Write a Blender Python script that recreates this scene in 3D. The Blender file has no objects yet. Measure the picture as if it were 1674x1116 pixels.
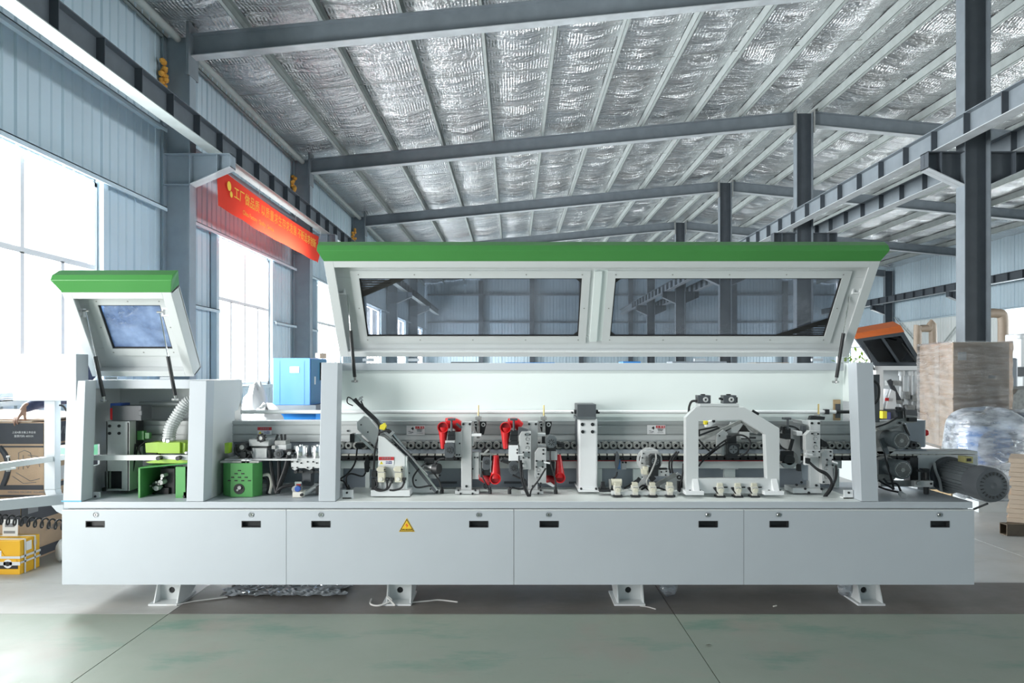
import bpy, math, random
import numpy as np
from mathutils import Vector, Matrix
random.seed(7)
S = bpy.context.scene
COL = S.collection
# ---------------------------------------------------------------- camera
F, CX, CY, H = 1116.0, 839.0, 605.0, 1.58
cam = bpy.data.objects.new('camera', bpy.data.cameras.new('camera'))
COL.objects.link(cam)
cam.location = (0, 0, H); cam.rotation_euler = (math.pi/2, 0, 0)
cam.data.lens = 24; cam.data.sensor_width = 36
cam.data.shift_y = 47/1674; cam.data.shift_x = -2/1674
cam.data.clip_start = .05; cam.data.clip_end = 300
S.camera = cam
# ---------------------------------------------------------------- sky, daylight, exposure
S.view_settings.view_transform = 'Standard'; S.view_settings.look = 'None'
S.view_settings.gamma = 1; S.view_settings.use_curve_mapping = False
S.view_settings.exposure = 0.0
S.cycles.use_denoising = True
S.cycles.max_bounces = 8; S.cycles.diffuse_bounces = 4; S.cycles.glossy_bounces = 4
S.cycles.transmission_bounces = 6; S.cycles.transparent_max_bounces = 12
S.cycles.caustics_reflective = False; S.cycles.caustics_refractive = False
S.cycles.sample_clamp_indirect = 6
W = bpy.data.worlds.new('overcast_sky'); S.world = W; W.use_nodes = True
bg = W.node_tree.nodes['Background']
bg.inputs[0].default_value = (.95, .97, 1, 1); bg.inputs[1].default_value = 2.2
def daylight(name, loc, rot, sx, sy, power, col=(1, .99, .965), spread=180):
    l = bpy.data.lights.new(name, 'AREA'); l.shape = 'RECTANGLE'; l.size = sx; l.size_y = sy
    l.energy = power; l.color = col; l.spread = math.radians(spread)
    o = bpy.data.objects.new(name, l); COL.objects.link(o); o.location = loc; o.rotation_euler = rot
    return o
FR = [-7.77+6*k for k in range(9)]          # steel frames stand every 6 m
R90 = math.pi/2
WIN_Y = [f+3 for f in FR[:-1]]
for i, y in enumerate(WIN_Y):               # daylight in the window openings, long walls
    if i != 1: daylight('window_daylight', (-5.42, y, 2.6), (0, -R90, 0), 2.55, 2.55, {-4.77: 150, 7.23: 1350}.get(round(y, 2), 950))
daylight('gate_daylight', (-5.42, 1.2, 1.97), (0, -R90, 0), 3.9, 3.45, 490)      # open gate in the left wall, beside the camera
for i, y in enumerate(WIN_Y):
    if not 28 < y < 34: daylight('window_daylight', (19.42, y, 2.6), (0, R90, 0), 2.55, 2.55, 600)
#daylight('gate_daylight', (3.0, -7.95, 2.4), (R90, 0, 0), 7.0, 4.6, 75, (1, .99, .97))
# ---------------------------------------------------------------- materials
M = {}
def mat(name, col, rough=.5, metal=0., var=.0, vscale=6., bump=0., bscale=40., emit=None, spec=.5, stretch=None, coat=0.):
    m = bpy.data.materials.new(name); m.use_nodes = True
    nt = m.node_tree; b = nt.nodes['Principled BSDF']
    b.inputs['Base Color'].default_value = (*col, 1); b.inputs['Roughness'].default_value = rough
    b.inputs['Metallic'].default_value = metal; b.inputs['Specular IOR Level'].default_value = spec
    if coat: b.inputs['Coat Weight'].default_value = coat; b.inputs['Coat Roughness'].default_value = .1
    co = None
    def coords():
        nonlocal co
        if co is None:
            tc = nt.nodes.new('ShaderNodeTexCoord'); mp = nt.nodes.new('ShaderNodeMapping')
            if stretch: mp.inputs['Scale'].default_value = stretch
            nt.links.new(tc.outputs['Object'], mp.inputs[0]); co = mp.outputs[0]
        return co
    if var:
        n = nt.nodes.new('ShaderNodeTexNoise'); n.inputs['Scale'].default_value = vscale; n.inputs['Detail'].default_value = 5
        nt.links.new(coords(), n.inputs['Vector'])
        r = nt.nodes.new('ShaderNodeValToRGB')
        r.color_ramp.elements[0].position = .3; r.color_ramp.elements[1].position = .7
        r.color_ramp.elements[0].color = (*[c*(1-var) for c in col], 1)
        r.color_ramp.elements[1].color = (*[min(1, c*(1+var)) for c in col], 1)
        nt.links.new(n.outputs['Fac'], r.inputs[0]); nt.links.new(r.outputs[0], b.inputs['Base Color'])
    if bump:
        n = nt.nodes.new('ShaderNodeTexNoise'); n.inputs['Scale'].default_value = bscale; n.inputs['Detail'].default_value = 4
        nt.links.new(coords(), n.inputs['Vector'])
        u = nt.nodes.new('ShaderNodeBump'); u.inputs['Strength'].default_value = bump; u.inputs['Distance'].default_value = .02
        nt.links.new(n.outputs['Fac'], u.inputs['Height']); nt.links.new(u.outputs[0], b.inputs['Normal'])
    if emit:
        b.inputs['Emission Color'].default_value = (*col, 1); b.inputs['Emission Strength'].default_value = emit
    M[name] = m
    return m
def thin(name, tint, gloss, rough=.05, extra=None, stretch=(1, 1, 1)):
    """a thin clear sheet: lets tinted light through and mirrors a little of the room"""
    m = bpy.data.materials.new(name); m.use_nodes = True; nt = m.node_tree; nt.nodes.clear()
    out = nt.nodes.new('ShaderNodeOutputMaterial'); t = nt.nodes.new('ShaderNodeBsdfTransparent'); t.inputs[0].default_value = (*tint, 1)
    g = nt.nodes.new('ShaderNodeBsdfGlossy'); g.inputs['Roughness'].default_value = rough
    x = nt.nodes.new('ShaderNodeMixShader'); fr = nt.nodes.new('ShaderNodeFresnel'); fr.inputs[0].default_value = 1.45
    ml = nt.nodes.new('ShaderNodeMath'); ml.operation = 'MULTIPLY'; ml.inputs[1].default_value = gloss
    nt.links.new(fr.outputs[0], ml.inputs[0]); nt.links.new(ml.outputs[0], x.inputs[0])
    nt.links.new(t.outputs[0], x.inputs[1]); nt.links.new(g.outputs[0], x.inputs[2])
    last = x.outputs[0]
    if extra:                                   # (colour, amount, noise scale): milky film
        d = nt.nodes.new('ShaderNodeBsdfDiffuse'); d.inputs[0].default_value = (*extra[0], 1)
        y = nt.nodes.new('ShaderNodeMixShader'); n = nt.nodes.new('ShaderNodeTexNoise'); n.inputs['Scale'].default_value = extra[2]; n.inputs['Detail'].default_value = 6
        tc = nt.nodes.new('ShaderNodeTexCoord'); mp = nt.nodes.new('ShaderNodeMapping'); mp.inputs['Scale'].default_value = stretch; nt.links.new(tc.outputs['Object'], mp.inputs[0]); nt.links.new(mp.outputs[0], n.inputs['Vector'])
        r = nt.nodes.new('ShaderNodeMapRange'); r.inputs[1].default_value = .35; r.inputs[2].default_value = .7
        r.inputs[3].default_value = extra[1]*.3; r.inputs[4].default_value = extra[1]*1.5
        nt.links.new(n.outputs['Fac'], r.inputs[0]); nt.links.new(r.outputs[0], y.inputs[0])
        nt.links.new(last, y.inputs[1]); nt.links.new(d.outputs[0], y.inputs[2]); last = y.outputs[0]
        bp = nt.nodes.new('ShaderNodeBump'); bp.inputs['Strength'].default_value = 1.0; bp.inputs['Distance'].default_value = .03
        nt.links.new(n.outputs['Fac'], bp.inputs['Height']); nt.links.new(bp.outputs[0], g.inputs['Normal'])
    nt.links.new(last, out.inputs[0]); M[name] = m
    return m
mat('grey_paint', (.53, .575, .615), .38, var=.02, vscale=3)
mat('white_paint', (.67, .70, .705), .35, var=.015, vscale=3)
mat('mint_paint', (.80, .87, .855), .4, var=.01, vscale=3)
mat('gloss_white', (.90, .95, .93), .35)
mat('bright_white', (.84, .86, .87), .4)
mat('green_paint', (.075, .30, .075), .3, var=.04, vscale=2)
mat('pot_green', (.085, .33, .09), .35, var=.04)
mat('lime_paint', (.30, .50, .035), .35, var=.05)
mat('red_plastic', (.68, .02, .025), .33, var=.05)
mat('dark_red_plastic', (.30, .01, .015), .5)
mat('black_plastic', (.018, .02, .022), .45, var=.2, vscale=30)
mat('black_rubber', (.014, .015, .017), .6)
mat('charcoal', (.085, .095, .105), .45, var=.1)
mat('motor_grey', (.13, .15, .16), .42, metal=.1, var=.1, vscale=20)
mat('blue_grey', (.30, .34, .385), .45, var=.03)
mat('alu', (.50, .525, .525), .5, metal=.3, var=.05, vscale=2, stretch=(1, 60, 60))
mat('alu_plate', (.60, .615, .615), .42, metal=.25, var=.04, vscale=12)
mat('chrome', (.75, .76, .77), .14, metal=1)
mat('steel', (.48, .49, .49), .32, metal=.9, var=.1, vscale=30)
mat('dull_steel', (.36, .37, .36), .5, metal=.3, var=.2, vscale=25)
mat('brass', (.62, .47, .20), .35, metal=.8)
mat('beige_plastic', (.66, .64, .52), .45, var=.03)
mat('cream_plastic', (.72, .71, .64), .45)
mat('sign_white', (.82, .83, .84), .5)
mat('sign_red', (.55, .03, .035), .5)
mat('sign_yellow', (.85, .55, .03), .5)
mat('yellow_bright', (.86, .74, .05), .5)
mat('ink_black', (.02, .02, .02), .6)
mat('ink_blue', (.12, .13, .35), .6)
mat('ink_grey', (.25, .26, .28), .6)
mat('ink_orange', (.75, .12, .03), .6)
mat('blue_plastic', (.03, .09, .36), .4)
mat('steel_frame', (.075, .088, .103), .5, var=.12, vscale=4)
mat('steel_light', (.20, .23, .255), .5, var=.10, vscale=4)
mat('beam_grey', (.115, .135, .155), .5, var=.1, vscale=4)
mat('dull_yellow', (.42, .40, .17), .5)
mat('steel_pale', (.29, .345, .39), .5, var=.08, vscale=4)
mat('flange_primer', (.46, .49, .51), .5, var=.12, vscale=5)
mat('purlin_paint', (.40, .44, .43), .5, var=.08, vscale=5)
mat('wall_sheet', (.53, .645, .72), .45, var=.03, vscale=2)
mat('wall_white', (.72, .75, .74), .5, var=.03, vscale=2)
mat('window_frame', (.80, .82, .84), .4)
mat('carton', (.58, .415, .285), .75, var=.07, vscale=8, bump=.1, bscale=90)
mat('carton_pale', (.62, .50, .40), .75, var=.05, vscale=6)
mat('carton_band', (.07, .075, .09), .6, var=.1)
mat('yellow_carton', (.83, .45, .015), .5, var=.04)
mat('strap_white', (.72, .74, .75), .4)
mat('mdf', (.66, .52, .40), .7, var=.05, vscale=12)
mat('rust_tube', (.10, .075, .05), .55, var=.2, vscale=12)
mat('wood', (.48, .35, .2), .7, var=.15, vscale=3, stretch=(1, 12, 12))
mat('compressor_blue', (.10, .26, .58), .35, var=.02)
mat('compressor_teal', (.07, .25, .42), .4)
mat('tank_blue', (.05, .28, .72), .3)
mat('orange_paint', (.86, .19, .035), .35)
mat('dark_hood', (.07, .085, .10), .4)
mat('duct_brown', (.36, .28, .21), .5, var=.08)
mat('foam_orange', (.75, .36, .06), .8, var=.2, vscale=20, bump=.5, bscale=30)
mat('skin', (.36, .215, .16), .5, var=.05, vscale=25)
mat('navy_cloth', (.05, .065, .13), .8, var=.15, vscale=40)
mat('trouser_cloth', (.04, .045, .06), .85)
mat('hair', (.015, .013, .012), .6)
mat('shoe', (.03, .03, .03), .6)
mat('string', (.62, .62, .60), .7)
mat('leaf', (.16, .10, .05), .7)
mat('mint_plastic', (.22, .62, .36), .4)
mat('sack', (.70, .71, .72), .55, bump=.4, bscale=12)
mat('gold_ink', (.95, .62, .06), .6)
mat('hose_grey', (.45, .48, .48), .5)
mat('roller_grey', (.26, .275, .265), .45, metal=.2)
mat('hose_rib', (.60, .63, .63), .5)
mat('hot_white', (.78, .78, .76), .4)
mat('tape_blue', (.08, .42, .60), .4)
thin('window_glass', (.95, .98, 1), .5)
thin('tinted_glass', (.66, .68, .72), 1.0, .03, ((.40, .44, .50), .16, 3.5))
thin('tinted_glass_far', (.10, .11, .12), .8, .05)
thin('film_glass', (.30, .42, .62), 1.0, .12, ((.45, .60, .85), .45, 7))
thin('plastic_film', (.90, .95, 1), 6.0, .10, ((.84, .90, .97), .42, 6), (1, 1, 3))
thin('wrap_film', (.96, .96, .97), 3.0, .12, ((.90, .87, .85), .15, 3), (1, 1, 7))
# banner cloth: thin red fabric that lets daylight through
m = bpy.data.materials.new('banner_cloth'); m.use_nodes = True; nt = m.node_tree; b = nt.nodes['Principled BSDF']
b.inputs['Base Color'].default_value = (.80, .045, .03, 1); b.inputs['Roughness'].default_value = .6
tr = nt.nodes.new('ShaderNodeBsdfTranslucent'); tr.inputs[0].default_value = (.95, .08, .04, 1)
mx = nt.nodes.new('ShaderNodeMixShader'); mx.inputs[0].default_value = .62
nt.links.new(b.outputs[0], mx.inputs[1]); nt.links.new(tr.outputs[0], mx.inputs[2])
nt.links.new(mx.outputs[0], nt.nodes['Material Output'].inputs[0]); M['banner_cloth'] = m
# silver foil insulation: crinkled, with fine quilting ribs
m = bpy.data.materials.new('foil'); m.use_nodes = True; nt = m.node_tree; b = nt.nodes['Principled BSDF']
b.inputs['Base Color'].default_value = (.82, .83, .84, 1); b.inputs['Metallic'].default_value = 1; b.inputs['Roughness'].default_value = .27
tc = nt.nodes.new('ShaderNodeTexCoord')
def noise(scale, stretch, detail=4):
    mp = nt.nodes.new('ShaderNodeMapping'); mp.inputs['Scale'].default_value = stretch
    n = nt.nodes.new('ShaderNodeTexNoise'); n.inputs['Scale'].default_value = scale; n.inputs['Detail'].default_value = detail
    nt.links.new(tc.outputs['Object'], mp.inputs[0]); nt.links.new(mp.outputs[0], n.inputs['Vector']); return n.outputs['Fac']
def bumped(prev, h, st, dist):
    u = nt.nodes.new('ShaderNodeBump'); u.inputs['Strength'].default_value = st; u.inputs['Distance'].default_value = dist
    nt.links.new(h, u.inputs['Height'])
    if prev is not None: nt.links.new(prev, u.inputs['Normal'])
    return u.outputs[0]
mp = nt.nodes.new('ShaderNodeMapping'); nt.links.new(tc.outputs['Object'], mp.inputs[0])
wv = nt.nodes.new('ShaderNodeTexWave'); wv.bands_direction = 'X'; wv.inputs['Scale'].default_value = 6.0; wv.inputs['Distortion'].default_value = 2.0
wv.inputs['Detail'].default_value = 2; wv.inputs['Detail Scale'].default_value = 2; nt.links.new(mp.outputs[0], wv.inputs['Vector'])
gate0 = noise(1.9, (.8, 2.6, 1), 3); gr = nt.nodes.new('ShaderNodeMapRange'); gr.inputs[1].default_value = .47; gr.inputs[2].default_value = .60; nt.links.new(gate0, gr.inputs[0]); gate = gr.outputs[0]; mul = nt.nodes.new('ShaderNodeMath'); mul.operation = 'MULTIPLY'
nt.links.new(wv.outputs['Fac'], mul.inputs[0]); nt.links.new(gate, mul.inputs[1])
n1 = bumped(None, noise(2.2, (.45, 3.6, 1), 6), 1.0, .12)
n2 = bumped(n1, mul.outputs[0], .75, .022)
n3 = bumped(n2, noise(9, (1.3, 2.2, 1), 7), 1.0, .05)
nt.links.new(n3, b.inputs['Normal']); M['foil'] = m
# floor coatings
def floor_mat(name, cols, worn, rough):
    m = bpy.data.materials.new(name); m.use_nodes = True; nt = m.node_tree; b = nt.nodes['Principled BSDF']
    tc = nt.nodes.new('ShaderNodeTexCoord')
    def ns(sc, st, det, lo, hi):
        mp = nt.nodes.new('ShaderNodeMapping'); mp.inputs['Scale'].default_value = st
        n = nt.nodes.new('ShaderNodeTexNoise'); n.inputs['Scale'].default_value = sc; n.inputs['Detail'].default_value = det; n.inputs['Roughness'].default_value = .62
        nt.links.new(tc.outputs['Object'], mp.inputs[0]); nt.links.new(mp.outputs[0], n.inputs['Vector'])
        r = nt.nodes.new('ShaderNodeMapRange'); r.inputs[1].default_value = lo; r.inputs[2].default_value = hi
        nt.links.new(n.outputs['Fac'], r.inputs[0]); return r.outputs[0]
    def mix(f, a, c):
        x = nt.nodes.new('ShaderNodeMix'); x.data_type = 'RGBA'; nt.links.new(f, x.inputs[0])
        for i, v in ((6, a), (7, c)):
            if isinstance(v, tuple): x.inputs[i].default_value = (*v, 1)
            else: nt.links.new(v, x.inputs[i])
        return x.outputs[2]
    c1 = mix(ns(.9, (1, 1, 1), 5, .35, .65), cols[0], cols[1])
    c2 = mix(ns(2.2, (.55, 1.6, 1), 9, .53, .66), c1, cols[2])
    c3 = mix(ns(1.3, (1, 1, 1), 8, .55, .72), c2, worn)
    c4 = mix(ns(38, (1, 1, 1), 4, .68, .80), c3, tuple(v*.7 for v in worn))
    nt.links.new(c4, b.inputs['Base Color'])
    rr = nt.nodes.new('ShaderNodeMapRange'); rr.inputs[3].default_value = rough-.08; rr.inputs[4].default_value = rough+.12
    nt.links.new(ns(3, (1, 1, 1), 5, .3, .7), rr.inputs[0]); nt.links.new(rr.outputs[0], b.inputs['Roughness'])
    M[name] = m
floor_mat('floor_green', ((.29, .345, .285), (.32, .36, .305), (.185, .295, .235)), (.34, .325, .28), .42)
floor_mat('floor_brown_shaded', ((.165, .155, .145), (.19, .175, .16), (.14, .135, .125)), (.15, .135, .12), .5)  # browner concrete, darkened further with the machine's shade put into its colour
floor_mat('floor_grey', ((.47, .475, .46), (.51, .515, .50), (.43, .44, .42)), (.45, .44, .41), .40)
# ---------------------------------------------------------------- building blocks
ORG = {}
def link(o): COL.objects.link(o); return o
class MB:
    def __init__(s): s.v = []; s.f = []; s.m = []
    def add(s, vs, fs, mi=0):
        o = len(s.v); s.v += [tuple(v) for v in vs]; s.f += [tuple(i+o for i in f) for f in fs]; s.m += [mi]*len(fs); return s
    def box(s, x0, y0, z0, x1, y1, z1, mi=0):
        if x0 > x1: x0, x1 = x1, x0
        if z0 > z1: z0, z1 = z1, z0
        return s.add([(x0,y0,z0),(x1,y0,z0),(x1,y1,z0),(x0,y1,z0),(x0,y0,z1),(x1,y0,z1),(x1,y1,z1),(x0,y1,z1)],
                     [(0,3,2,1),(4,5,6,7),(0,1,5,4),(1,2,6,5),(2,3,7,6),(3,0,4,7)], mi)
    def bar(s, p0, p1, w, h, mi=0, up=(0,0,1)):
        p0, p1 = Vector(p0), Vector(p1); d = (p1-p0).normalized(); u = Vector(up)
        if abs(d.dot(u)) > .98: u = Vector((0,1,0))
        a = d.cross(u).normalized()*w/2; c = a.cross(d).normalized()*h/2
        vs = [p+q for p in (p0, p1) for q in (-a-c, a-c, a+c, -a+c)]
        return s.add(vs, [(0,1,2,3),(7,6,5,4),(0,4,5,1),(1,5,6,2),(2,6,7,3),(3,7,4,0)], mi)
    def cyl(s, p0, p1, r0, r1=None, n=16, mi=0, caps=True):
        p0, p1 = Vector(p0), Vector(p1); r1 = r0 if r1 is None else r1
        d = (p1-p0).normalized(); u = Vector((0,0,1)) if abs(d.z) < .9 else Vector((1,0,0))
        a = d.cross(u).normalized(); c = a.cross(d)
        vs = []
        for p, r in ((p0, r0), (p1, r1)):
            vs += [p+(a*math.cos(2*math.pi*i/n)+c*math.sin(2*math.pi*i/n))*r for i in range(n)]
        fs = [(i, i+n, (i+1) % n+n, (i+1) % n) for i in range(n)]
        if caps: fs += [tuple(range(n)), tuple(range(2*n-1, n-1, -1))]
        return s.add(vs, fs, mi)
    def lathe(s, prof, o, axis='Y', n=20, mi=0, close=False):
        """prof: list of (radius, distance along axis) about the axis through o"""
        vs = []
        for r, t in prof:
            for i in range(n):
                a, c = r*math.cos(2*math.pi*i/n), r*math.sin(2*math.pi*i/n)
                p = (a, t, c) if axis == 'Y' else (a, c, t) if axis == 'Z' else (t, a, c)
                vs.append((o[0]+p[0], o[1]+p[1], o[2]+p[2]))
        fs = []; k = len(prof)
        for j in range(k if close else k-1):
            for i in range(n):
                a, b2 = j*n+i, j*n+(i+1) % n; c, d = ((j+1) % k)*n+(i+1) % n, ((j+1) % k)*n+i
                fs.append((a, b2, c, d))
        if not close: fs += [tuple(range(n)), tuple(range(k*n-1, (k-1)*n-1, -1))]
        return s.add(vs, fs, mi)
    def tube(s, pts, r, n=8, mi=0, sub=6, caps=True):
        P = [Vector(p) for p in pts]; Q = []
        if len(P) > 2 and sub > 1:
            E = [P[0]*2-P[1]]+P+[P[-1]*2-P[-2]]
            for i in range(1, len(E)-2):
                for k in range(sub):
                    t = k/sub; a, b2, c, d = E[i-1:i+3]
                    Q.append(.5*((2*b2)+(c-a)*t+(2*a-5*b2+4*c-d)*t*t+(3*b2-a-3*c+d)*t**3))
            Q.append(P[-1])
        else: Q = P
        vs = []; nrm = None
        for i, p in enumerate(Q):
            d = (Q[min(i+1, len(Q)-1)]-Q[max(i-1, 0)]).normalized()
            if nrm is None: nrm = d.cross(Vector((0,0,1)) if abs(d.z) < .9 else Vector((1,0,0))).normalized()
            nrm = (nrm-d*nrm.dot(d)).normalized(); c = d.cross(nrm)
            rr = r(i/(len(Q)-1)) if callable(r) else r
            vs += [p+(nrm*math.cos(2*math.pi*k/n)+c*math.sin(2*math.pi*k/n))*rr for k in range(n)]
        fs = [(j*n+k, j*n+(k+1) % n, (j+1)*n+(k+1) % n, (j+1)*n+k) for j in range(len(Q)-1) for k in range(n)]
        if caps: fs += [tuple(range(n-1, -1, -1)), tuple(range((len(Q)-1)*n, len(Q)*n))]
        return s.add(vs, fs, mi)
    def prism(s, poly, vec, mi=0):
        n = len(poly); v = Vector(vec); A = [Vector(p) for p in poly]
        return s.add(A+[p+v for p in A], [tuple(range(n)), tuple(range(2*n-1, n-1, -1))]+[(i, i+n, (i+1) % n+n, (i+1) % n) for i in range(n)], mi)
    def ring(s, outer, inner, vec, mi=0):
        """a plate with a hole: outer and inner outlines with the same number of corners"""
        n = len(outer); v = Vector(vec)
        A = [Vector(p) for p in outer]+[Vector(p) for p in inner]; A += [p+v for p in A]
        fs = []
        for i in range(n):
            j = (i+1) % n
            fs += [(i, j, n+j, n+i), (2*n+i, 3*n+i, 3*n+j, 2*n+j), (i, 2*n+i, 2*n+j, j), (n+i, n+j, 3*n+j, 3*n+i)]
        return s.add(A, fs, mi)
    # the same with a picture position and a depth, for the things read off the photograph
    def pbox(s, a, b, c, d, Y0, Y1, mi=0): return s.box(X(a, Y0), Y0, Z(d, Y0), X(c, Y0), Y1, Z(b, Y0), mi)
    def pprism(s, pts, Y0, Y1, mi=0): return s.prism([(X(a, Y0), Y0, Z(b, Y0)) for a, b in pts], (0, Y1-Y0, 0), mi)
    def pcyl(s, a, b, r, Y0, Y1, n=16, mi=0, r1=None): return s.cyl((X(a,Y0),Y0,Z(b,Y0)), (X(a,Y0),Y1,Z(b,Y0)), r*Y0/F, None if r1 is None else r1*Y0/F, n, mi)
    def pvcyl(s, a, b, c, r, Y, n=12, mi=0): return s.cyl((X(a,Y),Y,Z(b,Y)), (X(a,Y),Y,Z(c,Y)), r*Y/F, None, n, mi)
    def pbar(s, a, b, c, d, Y, w, h, mi=0, Y2=None): return s.bar(at(a,b,Y), at(c,d,Y2 or Y), w, h, mi, up=(0,1,0))
    def ptube(s, pts, r, n=8, mi=0, sub=6): return s.tube([at(*p) for p in pts], r, n, mi, sub)
    def build(s, name, mats, parent=None, bevel=0., smooth=False, label=None, kind=None, seg=2):
        me = bpy.data.meshes.new(name)
        V = np.array(s.v, dtype=float); c = (V.min(0)+V.max(0))/2
        if parent is None and kind is None: c[2] = V[:, 2].min()
        me.from_pydata([tuple(p) for p in V-c], [], s.f)
        mats = mats if isinstance(mats, (list, tuple)) else [mats]
        for q in mats: me.materials.append(M[q])
        if len(mats) > 1: me.polygons.foreach_set('material_index', s.m)
        if smooth:
            me.polygons.foreach_set('use_smooth', [True]*len(s.f)); 
        me.update()
        o = link(bpy.data.objects.new(name, me))
        if smooth: me.set_sharp_from_angle(angle=math.radians(40))
        c = Vector(c)
        place(o, c, parent)
        if bevel:
            b = o.modifiers.new('bevel', 'BEVEL'); b.width = bevel; b.segments = seg; b.limit_method = 'ANGLE'; b.angle_limit = math.radians(50); b.harden_normals = False
        if label: o['label'] = label
        if kind: o['kind'] = kind
        return o
def place(o, c, parent):
    ORG[o] = Vector(c)
    if parent is not None:
        o.parent = parent; o.location = Vector(c)-ORG[parent]
    else: o.location = c
def X(px, Y): return (px-CX)/F*Y
def Z(py, Y): return H-(py-CY)/F*Y
def at(px, py, Y): return (X(px, Y), Y, Z(py, Y))
def again(src, c, parent, label=None):
    """another object with the same mesh, its centre at c"""
    o = link(src.copy())
    place(o, c, parent)
    if label: o['label'] = label
    return o
def thing(name, label, cat, loc, group=None):
    o = link(bpy.data.objects.new(name, None)); o.empty_display_size = .1
    o['label'] = label; o['category'] = cat
    if group: o['group'] = group
    o.location = loc; ORG[o] = Vector(loc); return o
def tag(o, label, cat, group=None):
    o['label'] = label; o['category'] = cat
    if group: o['group'] = group
    return o
def holder(name, loc=(0,0,0)):
    o = link(bpy.data.objects.new(name, None)); o['kind'] = 'structure'; o.location = loc; ORG[o] = Vector(loc); return o
def text(body, size, loc, rot, matname, parent=None, name='lettering', sx=1., ext=.0005, align='CENTER'):
    cu = bpy.data.curves.new(name, 'FONT'); cu.body = body; cu.size = size; cu.align_x = align; cu.align_y = 'CENTER'; cu.extrude = ext
    cu.resolution_u = 2
    t = link(bpy.data.objects.new(name, cu)); me = bpy.data.meshes.new_from_object(t.evaluated_get(bpy.context.evaluated_depsgraph_get()))
    bpy.data.objects.remove(t); bpy.data.curves.remove(cu); me.name = name
    me.materials.clear(); me.materials.append(M[matname])
    o = link(bpy.data.objects.new(name, me)); place(o, Vector(loc), parent); o.rotation_euler = rot; o.scale = (sx, 1, 1); return o
# ================================================================ the shed
XL, XR, RIDGE = -5.25, 19.1, 6.91
def roof_z(x): return 6.58+.0975*(min(x, 2*RIDGE-x)+4.8)     # top of the rafters
# --- floor slabs, split by the sawn joints
floor = holder('floor')
xs = [-8.79, -5.51, -2.235, 1.045, 4.325, 7.605, 10.885, 14.165, 19.3]
ys = [-8, -1.57, 4.43, 5.08, 10.43, 16.43, 22.43, 28.43, 34.43, 40.4]
g = .003
for i in range(len(xs)-1):
    for j in range(len(ys)-1):
        x0, x1 = max(xs[i], -5.4), xs[i+1]
        if x1 < -5.4: continue
        MB().box(x0+g, ys[j]+g, -.12, x1-g, ys[j+1]-g, 0).build('slab', 'floor_green' if ys[j+1] < 4.5 else 'floor_brown_shaded' if ys[j+1] < 5.2 and x1 > -2 else 'floor_grey', floor)
MB().box(-5.4, -8, -.16, 19.3, 40.4, -.01).build('joint_filler', 'charcoal', floor)
# --- profiled steel sheets
_sheet = {}
def sheet(width, height, matname):
    key = (round(width, 3), round(height, 3), matname)
    if key not in _sheet:
        prof = []; n = max(1, round(width/.1875)); p = width/n
        for k in range(n):
            b0 = k*p; r = .026 if k == 0 else .016
            prof += [(b0+.004, 0), (b0+.016, r), (b0+.040, r), (b0+.052, 0)]
        prof = [(0., -.004)]+prof+[(width, -.004)]
        vs = []; fs = []
        for u, d in prof: vs += [(u-width/2, d, -height/2), (u-width/2, d, height/2)]
        for k in range(len(prof)-1): fs.append((2*k, 2*k+2, 2*k+3, 2*k+1))
        me = bpy.data.meshes.new('wall_sheet'); me.from_pydata(vs, [], fs); me.materials.append(M[matname]); _sheet[key] = me
    return _sheet[key]
def put_sheet(parent, c, width, height, rot, matname='wall_sheet'):
    o = link(bpy.data.objects.new('sheet', sheet(width, height, matname))); place(o, Vector(c), parent); o.rotation_euler = (0, 0, rot)
def long_wall(name, x, inward, lower):
    w = holder(name, (x, 0, 0))
    rot = -R90 if inward > 0 else R90
    for k in range(8):
        y0 = FR[k]; wy0, wy1 = y0+1.7, y0+4.3; gate = inward > 0 and k == 1
        if gate: wy0, wy1 = -.55, 2.95
        for j in range(8):
            a, b2 = y0+.75*j, y0+.75*(j+1)
            put_sheet(w, (x, (a+b2)/2, 5.4), .75, 2.9, rot)
            if inward < 0 and k == 6: spans = [(a, b2)]
            else:
                spans = [(a, min(b2, wy0))] if a < wy0 else []
                if b2 > wy1: spans.append((max(a, wy1), b2))
            for p, q in spans:
                if q-p > .02: put_sheet(w, (x, (p+q)/2, 2.62), q-p, 2.66, rot, lower)
            for p, q in (spans if gate else [(a, b2)]):
                if q-p > .02: put_sheet(w, (x, (p+q)/2, .64), q-p, 1.30, rot, lower)
        for zg in (1.27, 2.62, 3.96, 5.12):
            for p, q in ([(y0+.2, y0+5.8)] if zg > 3 or (zg < 2 and not gate) else [(y0+.2, wy0-.1), (wy1+.1, y0+5.8)]):
                g_ = MB(); x0, x1 = (x+.03, x+.17) if inward > 0 else (x-.17, x-.03)
                g_.box(x0, p, zg, x1, q, zg+.012); g_.box(x1-.012 if inward > 0 else x0, p, zg-.05, x1 if inward > 0 else x0+.012, q, zg+.012)
                g_.build('girt', 'wall_sheet', w)
        for yy in (() if inward < 0 and k == 6 else (wy0-.07, wy1+.07)):
            MB().box(x+(.02 if inward > 0 else -.12), yy-.05, 1.28, x+(.12 if inward > 0 else -.02), yy+.05, 3.96).build('window_post', 'wall_sheet', w)
    return w
wall_left = long_wall('wall_left', XL, 1, 'wall_sheet')
wall_right = long_wall('wall_right', XR, -1, 'wall_white')
def gable(name, y, rot, hole):
    w = holder(name, ((XL+XR)/2, y, 0)); n = 32; p = (XR-XL)/n
    for k in range(n):
        xc = XL+p*(k+.5); top = roof_z(xc)+.25
        z0 = 4.7 if hole and hole[0] < xc < hole[1] else 0
        put_sheet(w, (xc, y, (z0+top)/2), p, round(top-z0, 2), rot)
    return w
wall_far = gable('wall_back', FR[8]+.12, 0, None)
wall_cam = gable('wall_front', FR[0]-.12, math.pi, None)
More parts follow.
